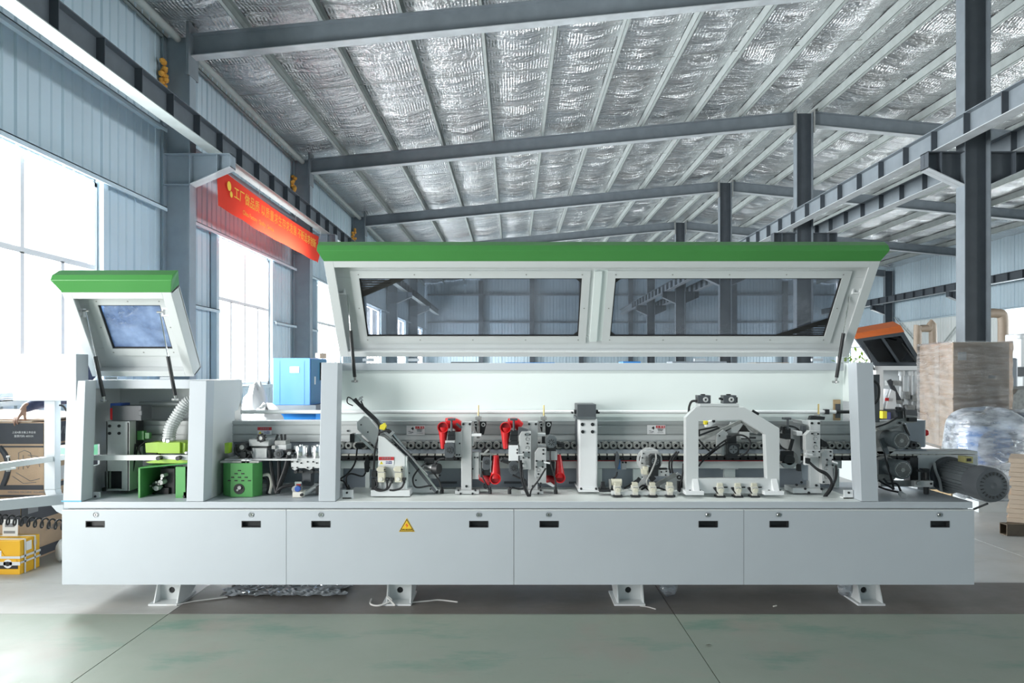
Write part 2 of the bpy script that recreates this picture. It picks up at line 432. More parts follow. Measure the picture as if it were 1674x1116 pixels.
for zg in (1.3, 2.75, 4.36, 5.98, 7.2):
    xa, xb = (XL+.2, XR-.2) if zg < 6.5 else (-1., 14.8)
    MB().box(xa, FR[8]-.08, zg, xb, FR[8]+.1, zg+.08).build('girt', 'steel_light', wall_far)
for xp in (-1.9, 1.1, 4.0, 6.91, 10, 13, 16): MB().box(xp-.13, FR[8]-.16, 0, xp+.13, FR[8]+.08, roof_z(xp)-.02).build('wind_post', 'steel_frame', wall_far)
# --- windows
n_win = 0
def window(x, yc, inward, name):
    w = holder(name, (x, yc, 2.6)); s = .012*inward
    y0, y1, z0, z1 = yc-1.3, yc+1.3, 1.30, 3.91
    fx = sorted((x-.03*inward, x+.05*inward))
    f_ = MB()
    for a in ((y0, z0, y1, z0+.05), (y0, z1-.05, y1, z1), (y0, z0, y0+.05, z1), (y1-.05, z0, y1, z1)):
        f_.box(fx[0], a[0], a[1], fx[1], a[2], a[3])
    f_.build('frame', 'window_frame', w)
    zt = 2.86
    MB().box(fx[0], y0+.05, zt-.04, fx[1], y1-.05, zt+.025).build('transom', 'window_frame', w)
    MB().box(fx[0], yc-.03, zt+.025, fx[1], yc+.03, z1-.05).build('mullion', 'window_frame', w)
    for k in (1, 2, 3): MB().box(fx[0], y0+.65*k-.03, z0+.05, fx[1], y0+.65*k+.03, zt-.025).build('mullion', 'window_frame', w)
    for a, b2, c, d in [(y0+.05, yc-.02, zt+.025, z1-.05), (yc+.02, y1-.05, zt+.025, z1-.05)]+[(y0+.65*k+.02, y0+.65*(k+1)-.02, z0+.05, zt-.025) for k in range(4)]:
        MB().box(x-.003, a, c, x+.003, b2, d).build('pane', 'window_glass', w)
for i, y in enumerate(WIN_Y):
    if i != 1: window(XL, y, 1, 'window_%d' % (i+1))
gt = holder('door_1', (XL, 1.2, 1.96))
for a in ((-.65, 0, -.55, 4.0), (2.95, 0, 3.05, 4.0), (-.55, 3.92, 2.95, 4.0)): MB().box(XL-.05, a[0], a[1], XL+.1, a[2], a[3]).build('jamb', 'steel_light', gt)
for i, y in enumerate(WIN_Y):
    if not 28 < y < 34: window(XR, y, -1, 'window_%d' % (i+9))
# --- ceiling: foil sheets over purlins over rafters
ceiling = holder('ceiling', (RIDGE, 16, 7))
PUR = [-.494+1.18*k for k in range(-4, 7)]
def foil(x0, x1, nx, name):
    ny = 470; rng = np.random.default_rng(3 if x0 < 5 else 4)
    xs_ = np.linspace(x0, x1, nx); ys_ = np.linspace(-7.9, 40.3, ny); XX, YY = np.meshgrid(xs_, ys_)
    base = 6.58+.0975*(np.minimum(XX, 2*RIDGE-XX)+4.8)+.20
    u = ((np.minimum(XX, 2*RIDGE-XX)+.494) % 1.18)/1.18
    sag = -.055*np.sin(np.pi*u)**2
    z = base+sag
    for _ in range(26):
        ky = rng.uniform(2.5, 17); kx = rng.uniform(.1, 1.6); a = .011*(5/ky)**.9
        z += a*np.sin(ky*YY+kx*XX*np.sign(rng.uniform(-1, 1))+rng.uniform(0, 6.28)+1.3*np.sin(.7*XX+rng.uniform(0, 6)))*np.abs(np.sin(np.pi*u))**.6
    V = np.stack([XX, YY, z], -1).reshape(-1, 3)-np.array(ORG[ceiling])
    idx = np.arange(nx*ny).reshape(ny, nx)
    Fq = np.stack([idx[:-1, :-1], idx[1:, :-1], idx[1:, 1:], idx[:-1, 1:]], -1).reshape(-1, 4)
    me = bpy.data.meshes.new(name); me.vertices.add(len(V)); me.vertices.foreach_set('co', V.astype(np.float32).ravel())
    me.loops.add(Fq.size); me.loops.foreach_set('vertex_index', Fq.astype(np.int32).ravel())
    me.polygons.add(len(Fq)); me.polygons.foreach_set('loop_start', np.arange(0, Fq.size, 4, dtype=np.int32))
    me.polygons.foreach_set('use_smooth', [True]*len(Fq)); me.update(calc_edges=True)
    me.materials.append(M['foil']); o = link(bpy.data.objects.new(name, me)); o.parent = ceiling; ORG[o] = ORG[ceiling]
foil(-5.4, RIDGE+.05, 150, 'foil_lining'); foil(RIDGE-.05, XR+.2, 120, 'foil_lining')
MB().box(RIDGE-.14, -7.9, roof_z(RIDGE)+.12, RIDGE+.14, 40.3, roof_z(RIDGE)+.26).build('ridge_strip', 'foil', ceiling)
def rafter(y):
    for sgn in (-1, 1):
        xa, xb = (-4.82, RIDGE-.19) if sgn < 0 else (RIDGE+.19, 2*RIDGE+4.82)
        za, zb = roof_z(xa), roof_z(xb); r = MB()
        for dy, t0, t1 in ((.09, 0, .012), (.004, .012, .318), (.09, .318, .33)):
            r.prism([(xa, y-dy, za-t1), (xb, y-dy, zb-t1), (xb, y-dy, zb-t0), (xa, y-dy, za-t0)], (0, 2*dy, 0), 1 if t1 == .33 else 0)
        r.build('rafter', ['steel_light', 'flange_primer'], ceiling)
for y in FR[1:8]: rafter(y)
def purlin(x):
    zb = roof_z(x); r = MB(); ya, yb = -7.7, 40.2
    # C section: web to the left, lips to the right
    for a in ((0, 0, .006, .19), (0, 0, .065, .006), (0, .184, .065, .19), (.06, 0, .065, .02)):
        r.box(x-.03+a[0], ya, zb+a[1], x-.03+a[2], yb, zb+a[3])
    r.build('purlin', 'purlin_paint', ceiling)
for x in PUR: purlin(x)
for x in PUR[1:]: purlin(2*RIDGE-x)
for y in [f+2.4 for f in FR]:                       # thin sag rods between the purlins
    MB().cyl((-5.2, y, roof_z(-5.2)+.1), (RIDGE-.3, y+.2, roof_z(RIDGE-.3)+.1), .006, n=6).build('sag_rod', 'dull_steel', ceiling)
# --- columns
def h_section(m, x0, x1, yc, z0, z1, b=.2, t=.012):
    m.box(x0, yc-b/2, z0, x0+t, yc+b/2, z1, 1); m.box(x1-t, yc-b/2, z0, x1, yc+b/2, z1, 1); m.box(x0+t, yc-.004, z0, x1-t, yc+.004, z1, 0)
def bracket(m, xa, xb, yc, deep, shallow, ztop):
    """tapered cantilever from the column face xa to the tip xb"""
    m.prism([(xa, yc-.004, ztop-deep), (xb, yc-.004, ztop-shallow), (xb, yc-.004, ztop), (xa, yc-.004, ztop)], (0, .008, 0), 0)
    m.box(min(xa, xb), yc-.1, ztop-.012, max(xa, xb), yc+.1, ztop, 1)
    m.prism([(xa, yc-.1, ztop-deep), (xb, yc-.1, ztop-shallow), (xb, yc-.1, ztop-shallow+.014), (xa, yc-.1, ztop-deep+.014)], (0, .2, 0), 2)
    s_ = 1 if xb > xa else -1
    m.box(xb-.008*s_, yc-.1, ztop-shallow, xb, yc+.1, ztop, 0)
    xm = xb-.2*s_; m.box(xm-.005, yc-.1, ztop-(deep*.3+shallow*.7), xm+.005, yc+.1, ztop, 0)
pl = ['nearest', 'second', 'third', 'fourth', 'fifth', 'farthest']
for k, y in enumerate(FR[3:8]):
    c = thing('steel_column', f'{pl[k] if k < 4 else pl[5]} grey steel H column standing against the left wall', 'column', (-5.0, y, 0))
    m = MB(); h_section(m, -5.2, -4.80, y, .02, roof_z(-4.8)-.02); m.build('shaft', ['steel_pale', 'steel_pale'], c)
    MB().box(-5.23, y-.15, 0, -4.73, y+.15, .02).build('base_plate', 'steel_frame', c)
    m = MB(); bracket(m, -4.80, -4.20, y, .46, .20, 4.80); m.box(-5.2, y-.1, 4.33, -4.8, y+.1, 4.345); m.box(-5.2, y-.1, 4.785, -4.8, y+.1, 4.80)
    m.build('bracket', ['steel_pale', 'steel_pale', 'flange_primer'], c)
    m = MB(); m.box(-4.83, y-.16, 5.95, -4.79, y+.16, roof_z(-4.8)+.15); m.build('cap_plate', 'steel_light', c)
    if k < 3:
        m = MB(); rr = random.Random(k)
        for q in range(14): m.lathe([(.001, -.05), (.04, -.02), (.045, .02), (.001, .05)], (-5.16+rr.uniform(-.05, .05), y-.18+rr.uniform(-.04, .04), 5.66+.035*q+rr.uniform(-.03, .03)), 'Z', 8)
        m.build('foam_sealant', 'foam_orange', c, smooth=True, label='orange expanding foam at the column head')
c_ord = ['nearest', 'second', 'third', 'fourth', 'fifth']
for k, y in enumerate(FR[3:8]):
    c = thing('steel_column', ['thick dark steel H column at right with runway brackets, nearest under the roof ridge', 'second dark steel column under the roof ridge, behind green hood lid at right', 'third dark steel column under the ridge, rising behind the green lid',
        'fourth dark ridge column, short piece above the green lid', 'farthest ridge column in front of the end wall'][k], 'column', (RIDGE, y, 0))
    m = MB(); h_section(m, 6.70, 7.09, y, .02, roof_z(6.7)-.02); m.build('shaft', ['steel_frame', 'steel_light'], c)
    MB().box(6.6, y-.16, 0, 7.2, y+.16, .02).build('base_plate', 'steel_frame', c)
    m = MB(); bracket(m, 6.70, 6.16, y, .50, .25, 4.83); bracket(m, 7.09, 7.66, y, .50, .25, 4.83); m.build('bracket', ['steel_frame', 'steel_frame', 'flange_primer'], c)
    m = MB(); m.box(6.66, y-.12, 7.2, 6.69, y+.12, 7.75); m.box(7.10, y-.12, 7.2, 7.13, y+.12, 7.75); m.build('end_plate', 'dull_steel', c)
for k, y in ((6, FR[6]), (7, FR[7])):
    c = thing('steel_column', 'grey steel column on the right wall beyond the orange-trimmed machine' if k == 7 else 'grey steel column on the right wall, behind the tall wrapped carton', 'column', (18.8, y, 0))
    m = MB(); h_section(m, 18.6, 19.0, y, 0, roof_z(18.7)-.02); m.build('shaft', ['steel_frame', 'steel_light'], c)
    m = MB(); bracket(m, 18.6, 17.95, y, .48, .22, 4.83); m.build('bracket', ['steel_frame', 'steel_frame', 'flange_primer'], c)
# --- crane runway beams
def runway(x, z0, z1, label, web, y0=-7.6, y1=40.1, fl='flange_primer'):
    t = thing('crane_runway_beam', label, 'beam', (x, 10, z0))
    m = MB(); m.box(x-.004, y0, z0+.012, x+.004, y1, z1-.012, 0); m.box(x-.1, y0, z0, x+.1, y1, z0+.012, 1); m.box(x-.09, y0, z1-.012, x+.09, y1, z1, 0)
    m.build('girder', [web, fl], t)
    y = 5.78; st = None
    while y < 36:
        c = Vector((x, y, (z0+z1)/2))
        if st is None:
            mm = MB(); mm.box(x-.095, y-.006, z0+.012, x+.095, y+.006, z1-.012); st = mm.build('stiffener', 'steel_frame', t)
        else: again(st, c, t)
        y += .735
runway(-4.43, 4.80, 5.12, 'grey crane runway beam along the left wall above the red banner', 'beam_grey', fl='purlin_paint')
runway(6.33, 4.83, 5.15, 'grey crane runway beam on the near side brackets of the ridge columns', 'steel_light')
runway(7.52, 4.83, 5.15, 'grey crane runway beam on the far side of the ridge columns', 'steel_light')
runway(18.1, 4.83, 5.15, 'dark crane runway beam along the right wall', 'steel_frame')
for a, b2 in zip(FR[1:7], FR[2:8]):                 # eave struts
    MB().cyl((-4.98, a+.1, 6.50), (-4.98, b2-.1, 6.50), .055, n=12).build('eave_strut', 'purlin_paint', wall_left, smooth=True)
    if a > 5: MB().box(-5.06, a+.06, 6.40, -4.90, a+.1, 6.60).build('strut_plate', 'alu_plate', wall_left)
for y in (FR[6], FR[7]-.3):
    MB().cyl((18.95, y, 4.2), (18.95, y+2.6 if y < 30 else y-2.8, 2.2), .03, n=8).build('tie_rod', 'purlin_paint', wall_right)
# --- red banner hung under the left runway beam
ny, nz = 60, 10; m = MB(); vs = []; fs = []
for i in range(ny+1):
    for j in range(nz+1):
        y = 10.36+5.46*i/ny; u = j/nz; edge = min(i, ny-i)/ny
        z = 4.68-.60*u-.05*math.sin(math.pi*i/ny)*(1-u*.6)-.02*i/ny
        x = -4.50+.010*math.sin(i*.55+u*1.5)*u+.014*math.sin(i*.17+1)*u+(.02*math.sin(u*7+i) if i > ny-4 else 0)
        vs.append((x, y, z))
for i in range(ny):
    for j in range(nz): fs.append((i*(nz+1)+j, (i+1)*(nz+1)+j, (i+1)*(nz+1)+j+1, i*(nz+1)+j+1))
m.add(vs, fs)
banner = thing('banner', 'long red cloth banner with gold lettering hung below the left crane beam', 'banner', (-4.5, 13, 4.06))
m.build('cloth', 'banner_cloth', banner, smooth=True)
text('工厂做品质 以质量求生存求发展 不断追求创新', .215, (-4.468, 13.2, 4.42), (R90, 0, R90), 'gold_ink', banner, sx=1.03)
text('China Factory · Quality · Service', .11, (-4.466, 12.0, 4.19), (R90, 0, R90), 'gold_ink', banner)
m = MB(); m.lathe([(.001, 0), (.075, 0), (.075, .002), (.001, .002)], (-4.46, 10.72, 4.47), 'X', 12); m.lathe([(.001, 0), (.05, 0), (.05, .002), (.001, .002)], (-4.46, 10.80, 4.36), 'X', 12); m.build('emblem', 'gold_ink', banner)
for y in (10.45, 12, 14, 15.78): MB().cyl((-4.47, y, 4.62), (-4.45, y, 4.799), .004, n=6).build('tie', 'string', banner)
# ================================================================ the edge banding machine
YF = 4.464
EB = thing('edge_banding_machine', 'long white edge banding machine with its two green edged hoods raised open', 'machine', (0, 4.9, 0))
_bolt = {}
def bolt(px, py, Y, parent, r=2.0, m='black_plastic', name='bolt', dep=.006):
    c = Vector((X(px, Y), Y-dep/2, Z(py, Y))); key = (r, m, name, dep)
    if key not in _bolt:
        R = r*Y/F; q = MB().cyl((c.x, Y-dep, c.z), (c.x, Y+.001, c.z), R, n=10); _bolt[key] = q.build(name, m, parent)
        return _bolt[key]
    return again(_bolt[key], c, parent)
def cable(pts, parent, r=.006, m='black_rubber', name='cable', n=7, label=None): return MB().ptube(pts, r, n).build(name, m, parent, smooth=True, label=label)
def grommet(px, py, Y, parent):
    q = MB(); q.pcyl(px, py, 2.6, Y-.01, Y+.02, 10); c = (X(px, Y), Y, Z(py, Y))
    q.cyl((c[0], Y, c[2]-.022), (c[0], Y, c[2]+.012), .013, n=10); q.cyl((c[0], Y, c[2]+.012), (c[0], Y, c[2]+.03), .010, .007, n=10)
    return q.build('cable_gland', 'black_plastic', parent)
# ---- base
MB().box(-2.93, 4.49, .18, 2.99, 5.24, .678).build('chassis', 'white_paint', EB)
MB().box(-2.94, YF, .678, 3.004, 5.25, .72).build('worktop', 'grey_paint', EB, bevel=.003)
def base_panel(x0, x1, holes, locks):
    m = MB(); z0, z1 = .183, .668; hw, hh = .062, .0215
    zc = H-(856.5-CY)/F*4.45
    cuts = [x0+.0015]; hs = []
    for hx in holes: xc = X(hx, 4.45); hs.append(xc); cuts += [xc-hw, xc+hw]
    cuts.append(x1-.0015)
    for i in range(len(cuts)-1):
        if i % 2 == 0: m.box(cuts[i], 4.45, z0, cuts[i+1], 4.47, z1)
        else: m.box(cuts[i], 4.45, z0, cuts[i+1], 4.47, zc-hh); m.box(cuts[i], 4.45, zc+hh, cuts[i+1], 4.47, z1)
    p = m.build('front_panel', 'grey_paint', EB)
    MB().box(x0+.002, 4.447, z1-.004, x1-.002, 4.475, z1+.004).build('top_lip', 'white_paint', p, bevel=.002)
    for xc in hs:
        q = MB(); q.ring([(xc-hw, 4.448, zc-hh), (xc+hw, 4.448, zc-hh), (xc+hw, 4.448, zc+hh), (xc-hw, 4.448, zc+hh)],
                         [(xc-hw+.005, 4.448, zc-hh+.005), (xc+hw-.005, 4.448, zc-hh+.005), (xc+hw-.005, 4.448, zc+hh-.005), (xc-hw+.005, 4.448, zc+hh-.005)], (0, .035, 0))
        q.box(xc-hw, 4.478, zc-hh, xc+hw, 4.485, zc+hh); q.build('recessed_handle', 'black_plastic', p)
    for lx, ly in locks:
        q = MB(); c = (X(lx, 4.45), 4.45, Z(ly, 4.45)); q.lathe([(.001, -.004), (.010, -.004), (.012, -.002), (.012, 0), (.017, 0), (.017, -.003), (.018, .004)], c, 'Y', 18, 0); q.box(c[0]-.002, 4.4445, c[2]-.008, c[0]+.002, 4.447, c[2]+.008, 1)
        q.build('key_lock', ['chrome', 'ink_black'], p)
    return p
bx_ = [X(101, 4.45), X(468, 4.45), X(840, 4.45), X(1216, 4.45), X(1593, 4.45)]
hp = [(155.5, 410.5), (524.5, 782.5), (897.5, 1157.5), (1273.5, 1536.5)]; lp = [(157, 411), (525, 783), (897, 1157), (1273, 1536)]
PANELS = [base_panel(bx_[i], bx_[i+1], hp[i], [(a, 841) for a in lp[i]]) for i in range(4)]
# yellow electric shock warning
w = MB(); c = (X(665, 4.449), Z(869, 4.449))
w.prism([(c[0]-.052, 4.4485, c[1]), (c[0]+.052, 4.4485, c[1]), (c[0], 4.4485, c[1]+.090)], (0, .001, 0), 0)
w.ring([(c[0]-.048, 4.448, c[1]+.003), (c[0]+.048, 4.448, c[1]+.003), (c[0], 4.448, c[1]+.084)], [(c[0]-.042, 4.448, c[1]+.007), (c[0]+.042, 4.448, c[1]+.007), (c[0], 4.448, c[1]+.076)], (0, .0008, 0), 1)
w.prism([(c[0]+.002, 4.448, c[1]+.058), (c[0]-.011, 4.448, c[1]+.041), (c[0]-.001, 4.448, c[1]+.042), (c[0]-.003, 4.448, c[1]+.026), (c[0]+.012, 4.448, c[1]+.044), (c[0]+.003, 4.448, c[1]+.044)], (0, .0008, 0), 2)
wt = w.build('warning_sticker', ['sign_yellow', 'ink_black', 'ink_orange'], PANELS[1], label='yellow triangular electric shock sticker')
text('有电 高压危险', .0115, (c[0], 4.4478, c[1]+.0145), (R90, 0, 0), 'ink_black', PANELS[1])
# feet
for a, b2, hole in ((262, 298, 281), (636, 673, 654), (1008, 1048, 1027), (1398, 1432, 1412)):
    x0, x1 = X(a, 4.68), X(b2, 4.68); m = MB()
    hx, hz = X(hole, 4.68), Z(964, 4.68)
    n = 12; oc = [(x0-.005, .012), ((x0+x1)/2, .012), (x1+.005, .012), (x1+.003, .1), (x1, .18), ((x0+x1)/2, .18), (x0, .18), (x0-.003, .1)]
    ic = [(hx+.022*math.cos(t), hz+.022*math.sin(t)) for t in [math.radians(d) for d in (-135, -90, -45, 0, 45, 90, 135, 180)]]
    m.ring([(p, 4.68, q) for p, q in oc], [(p, 4.68, q) for p, q in ic], (0, .01, 0))
    for xg in (x0-.006, x1-.002): m.prism([(xg, 4.60, .012), (xg, 4.80, .012), (xg, 5.10, .18), (xg, 4.67, .18)], (.008, 0, 0))
    f_ = m.build('foot', 'white_paint', EB)
    MB().box(x0-.03, 4.58, 0, x1+.01, 4.86, .012).build('sole_plate', 'white_paint', f_)
    MB().cyl((hx, 4.69, hz), (hx, 4.72, hz), .030, n=14).build('levelling_bolt', 'black_plastic', f_)
MB().box(-2.965, 4.50, .165, -2.86, 4.62, .22).build('rubber_bumper', 'black_rubber', EB, bevel=.004)
# ---- hood frame (large)
def post(x0, x1, ztop, name='post', lean=.066):
    m = MB(); m.prism([(x0, YF, .722), (x0, YF+.12, .722), (x0, YF+.12+lean, ztop), (x0, YF+lean, ztop)], (x1-x0, 0, 0)); return m.build(name, 'grey_paint', EB, bevel=.003)
post(-1.273, -1.163, 1.632); post(2.277, 2.388, 1.632)
for xa, xb in ((-1.262, -1.247), (2.372, 2.3865)):
    HF = MB(); HF.prism([(xa, 4.58, .722), (xa, 4.72, .722), (xa, 4.72, 1.36), (xa, 4.98, 1.36), (xa, 4.98, 1.63), (xa, 4.64, 1.63)], (xb-xa, 0, 0)); HF.build('side_plate', 'mint_paint', EB)
MB().box(-1.247, 4.9125, 1.216, 2.372, 4.928, 1.60).build('back_panel', 'mint_paint', EB)
MB().box(-1.247, 4.90, 1.578, 2.372, 4.912, 1.632).build('hinge_beam', 'grey_paint', EB, bevel=.003)
MB().box(-1.247, 4.912, 1.62, 2.372, 4.98, 1.632).build('hinge_beam', 'grey_paint', EB)
for xc in (-1.11, 2.24):   # corner clips at the posts
    m = MB(); m.box(xc-.03, 4.56, .722, xc+.04 if xc < 0 else xc+.03, 4.57, .78); m.box(xc-.03, 4.56, .722, xc+.03, 4.62, .73); q = m.build('corner_clip', 'bright_white', EB); bolt(CX+xc*F/4.56, 805, 4.56, q, 1.8)
MB().box(-1.16, YF+.01, .72, 2.275, 5.01, .7225).build('table_plate', 'gloss_white', EB)
# ---- pressure beam, rollers, chain
def profile(y0, zs):   # grooved front: (z, inset)
    return [(y0+i, z) for z, i in zs]
zt, zb = 1.213, 1.063
gro = [(zb, .004), (1.078, .004), (1.078, 0), (1.113, 0), (1.113, .012), (1.121, .012), (1.121, 0), (1.180, 0), (1.180, .010), (1.190, .010), (1.190, 0), (zt, 0)]
m = MB(); xa, xb = -2.78, 2.965; p = [(xa, 4.93+i, z) for z, i in gro]+[(xa, 5.08, zt), (xa, 5.08, zb)]
m.prism(p, (xb-xa, 0, 0)); BEAM = m.build('pressure_beam', 'alu', EB)
MB().box(2.965, 4.925, 1.03, 2.975, 5.09, 1.22).build('end_plate', 'alu_plate', BEAM)
m = MB(); m.cyl((2.976, 4.97, 1.125), (2.99, 4.97, 1.125), .012, n=14); m.lathe([(.001, .014), (.020, .014), (.024, .026), (.020, .038), (.001, .042)], (2.976, 4.97, 1.125), 'X', 16); m.build('emergency_stop', 'red_plastic', BEAM, smooth=True, label='red emergency stop button')
m = MB(); c0 = (-1.235, 4.885, 1.041)
m.lathe([(.0125, 0), (.024, 0), (.0265, .004), (.0265, .05), (.0125, .05)], c0, 'Y', 18, 0, close=True); m.lathe([(.0125, -.002), (.0165, -.002), (.0165, .004), (.0125, .004)], c0, 'Y', 14, 2, close=True); m.lathe([(.001, .012), (.0125, .012), (.0125, .045), (.001, .045)], c0, 'Y', 12, 1)
R0 = m.build('pressure_roller', ['roller_grey', 'black_plastic', 'dull_steel'], EB, smooth=True); rc = Vector(ORG[R0])
for k in range(1, 75): again(R0, rc+Vector((.0558*k, 0, 0)), EB)
MB().box(-1.25, 4.89, .984, 2.96, 4.95, 1.013).build('roller_rail', 'blue_grey', EB)
MB().box(-2.9, 4.955, .94, 2.96, 4.975, 1.075).build('roller_backing', 'blue_grey', EB)
m = MB(); m.box(-.023, 4.862, .972, .023, 4.95, .982, 1); m.box(-.026, 4.866, .957, .026, 4.95, .972, 0); m.box(-.020, 4.864, .945, .020, 4.95, .957, 0)
cp = m.build('chain_pad', ['black_plastic', 'cream_plastic'], EB); cc = Vector(ORG[cp]); cp.location.x += -1.2; n = 0
for k in range(1, 78): again(cp, cc+Vector((-1.2+.0558*k, 0, 0)), EB)
MB().box(-1.25, 4.875, .935, 3.0, 4.95, .944).build('chain_rail', 'black_plastic', EB)
MB().box(.25, 4.872, .931, 1.95, 4.90, .937).build('wear_strip', 'dark_red_plastic', EB)
MB().box(-1.245, 4.93, .872, 2.372, 5.02, .932).build('track_ledge', 'mint_paint', EB)
MB().box(-1.245, 5.02, .722, 2.372, 5.04, .872).build('lower_panel', 'blue_grey', EB)
for a, b2 in ((720, 747), (824, 853), (930, 946), (660, 706), (1064, 1100)): MB().pbox(a, 787, b2, 790.5, 5.012, 5.02).build('slot', 'charcoal', EB)
for a, b2 in ((977, 984), (1035, 1049), (1184, 1202), (597, 604), (556, 560), (1366, 1372)): MB().pbox(a, 766, b2, 797, 4.99, 5.02).build('panel_stay', 'mint_paint', EB)
MB().pbox(1178, 763, 1207, 767, 4.96, 5.02).build('stay_cap', 'white_paint', EB)
# tie rail over the beam
MB().cyl((X(398, 4.93), 4.885, 1.282), (X(1366, 4.885), 4.885, 1.282), .0135, n=12).build('tie_rail', 'bright_white', EB, smooth=True)
m = MB(); m.cyl((X(1366, 4.885), 4.885, 1.282), (2.45, 4.885, 1.282), .012, n=10); m.pbox(1350, 669, 1356, 677, 4.86, 4.905); m.build('rail_coupling', 'black_plastic', EB)
m = MB(); m.pbox(1362.5, 653, 1374, 687, 4.906, 4.9125, 0); m.pbox(1366, 660, 1374, 683, 4.902, 4.906, 1); m.build('rear_opening', ['wood', 'charcoal'], EB)
# ---- signs on the beam
def hand_sign(px, py):
    Y = 4.927; m = MB(); m.pbox(px, py, px+30, py+15, Y, Y+.001, 0); m.pbox(px+14.5, py+1, px+29, py+5.2, Y-.001, Y, 1)
    m.pprism([(px+7, py+5), (px+10.5, py+2), (px+12, py+5), (px+10.5, py+8), (px+9, py+6)], Y-.001, Y, 2)
    for a, b2, c, d in ((3, 9, 7, 10), (5, 11, 11, 11.8), (8, 10, 10.5, 10.8), (3, 12.4, 9, 13)): m.pbox(px+a, py+b2, px+c, py+d, Y-.001, Y, 3)
    s = m.build('warning_sign', ['sign_white', 'sign_red', 'ink_black', 'ink_grey'], BEAM, label='white hand crush warning sign with red heading')
    z = lambda q: Z(py+q, Y)
    text('⚠ 警 告', .0150, (X(px+21.8, Y), Y-.0015, z(3.1)), (R90, 0, 0), 'sign_white', BEAM)
    text('机械运转中', .0085, (X(px+21.5, Y), Y-.0015, z(7)), (R90, 0, 0), 'ink_black', BEAM)
    text('禁止伸手', .0085, (X(px+21.5, Y), Y-.0015, z(9.4)), (R90, 0, 0), 'ink_black', BEAM)
    text('Keep hands away', .0065, (X(px+21.5, Y), Y-.0015, z(12.2)), (R90, 0, 0), 'ink_grey', BEAM)
hand_sign(664.5, 695.5); hand_sign(1058, 694.5)
def heat_sign(px, py, w, Y, parent):
    m = MB(); m.pbox(px, py, px+w, py+.52*w, Y, Y+.001, 0); m.pbox(px, py, px+w, py+.22*w, Y-.001, Y, 1)
    m.pbox(px+.03*w, py+.25*w, px+.33*w, py+.5*w, Y-.0006, Y, 2)
    m.pprism([(px+.06*w, py+.48*w), (px+.30*w, py+.48*w), (px+.18*w, py+.27*w)], Y-.001, Y-.0005, 3)
    m.pprism([(px+.16*w, py+.42*w), (px+.20*w, py+.42*w), (px+.18*w, py+.34*w)], Y-.0016, Y-.001, 4)
    m.build('warning_sign', ['sign_white', 'sign_red', 'sign_white', 'yellow_bright', 'ink_black'], parent, label='white sign with red heading and yellow triangle')
    u = w*Y/F
    text('注意高温', .10*u*1.6, (X(px+.5*w, Y), Y-.0015, Z(py+.11*w, Y)), (R90, 0, 0), 'ink_grey', parent)
    text('小心烫伤', .105*u, (X(px+.66*w, Y), Y-.0015, Z(py+.31*w, Y)), (R90, 0, 0), 'ink_blue', parent)
    text('请勿触摸', .105*u, (X(px+.66*w, Y), Y-.0015, Z(py+.42*w, Y)), (R90, 0, 0), 'ink_blue', parent)
heat_sign(421, 698, 23, 4.927, BEAM)
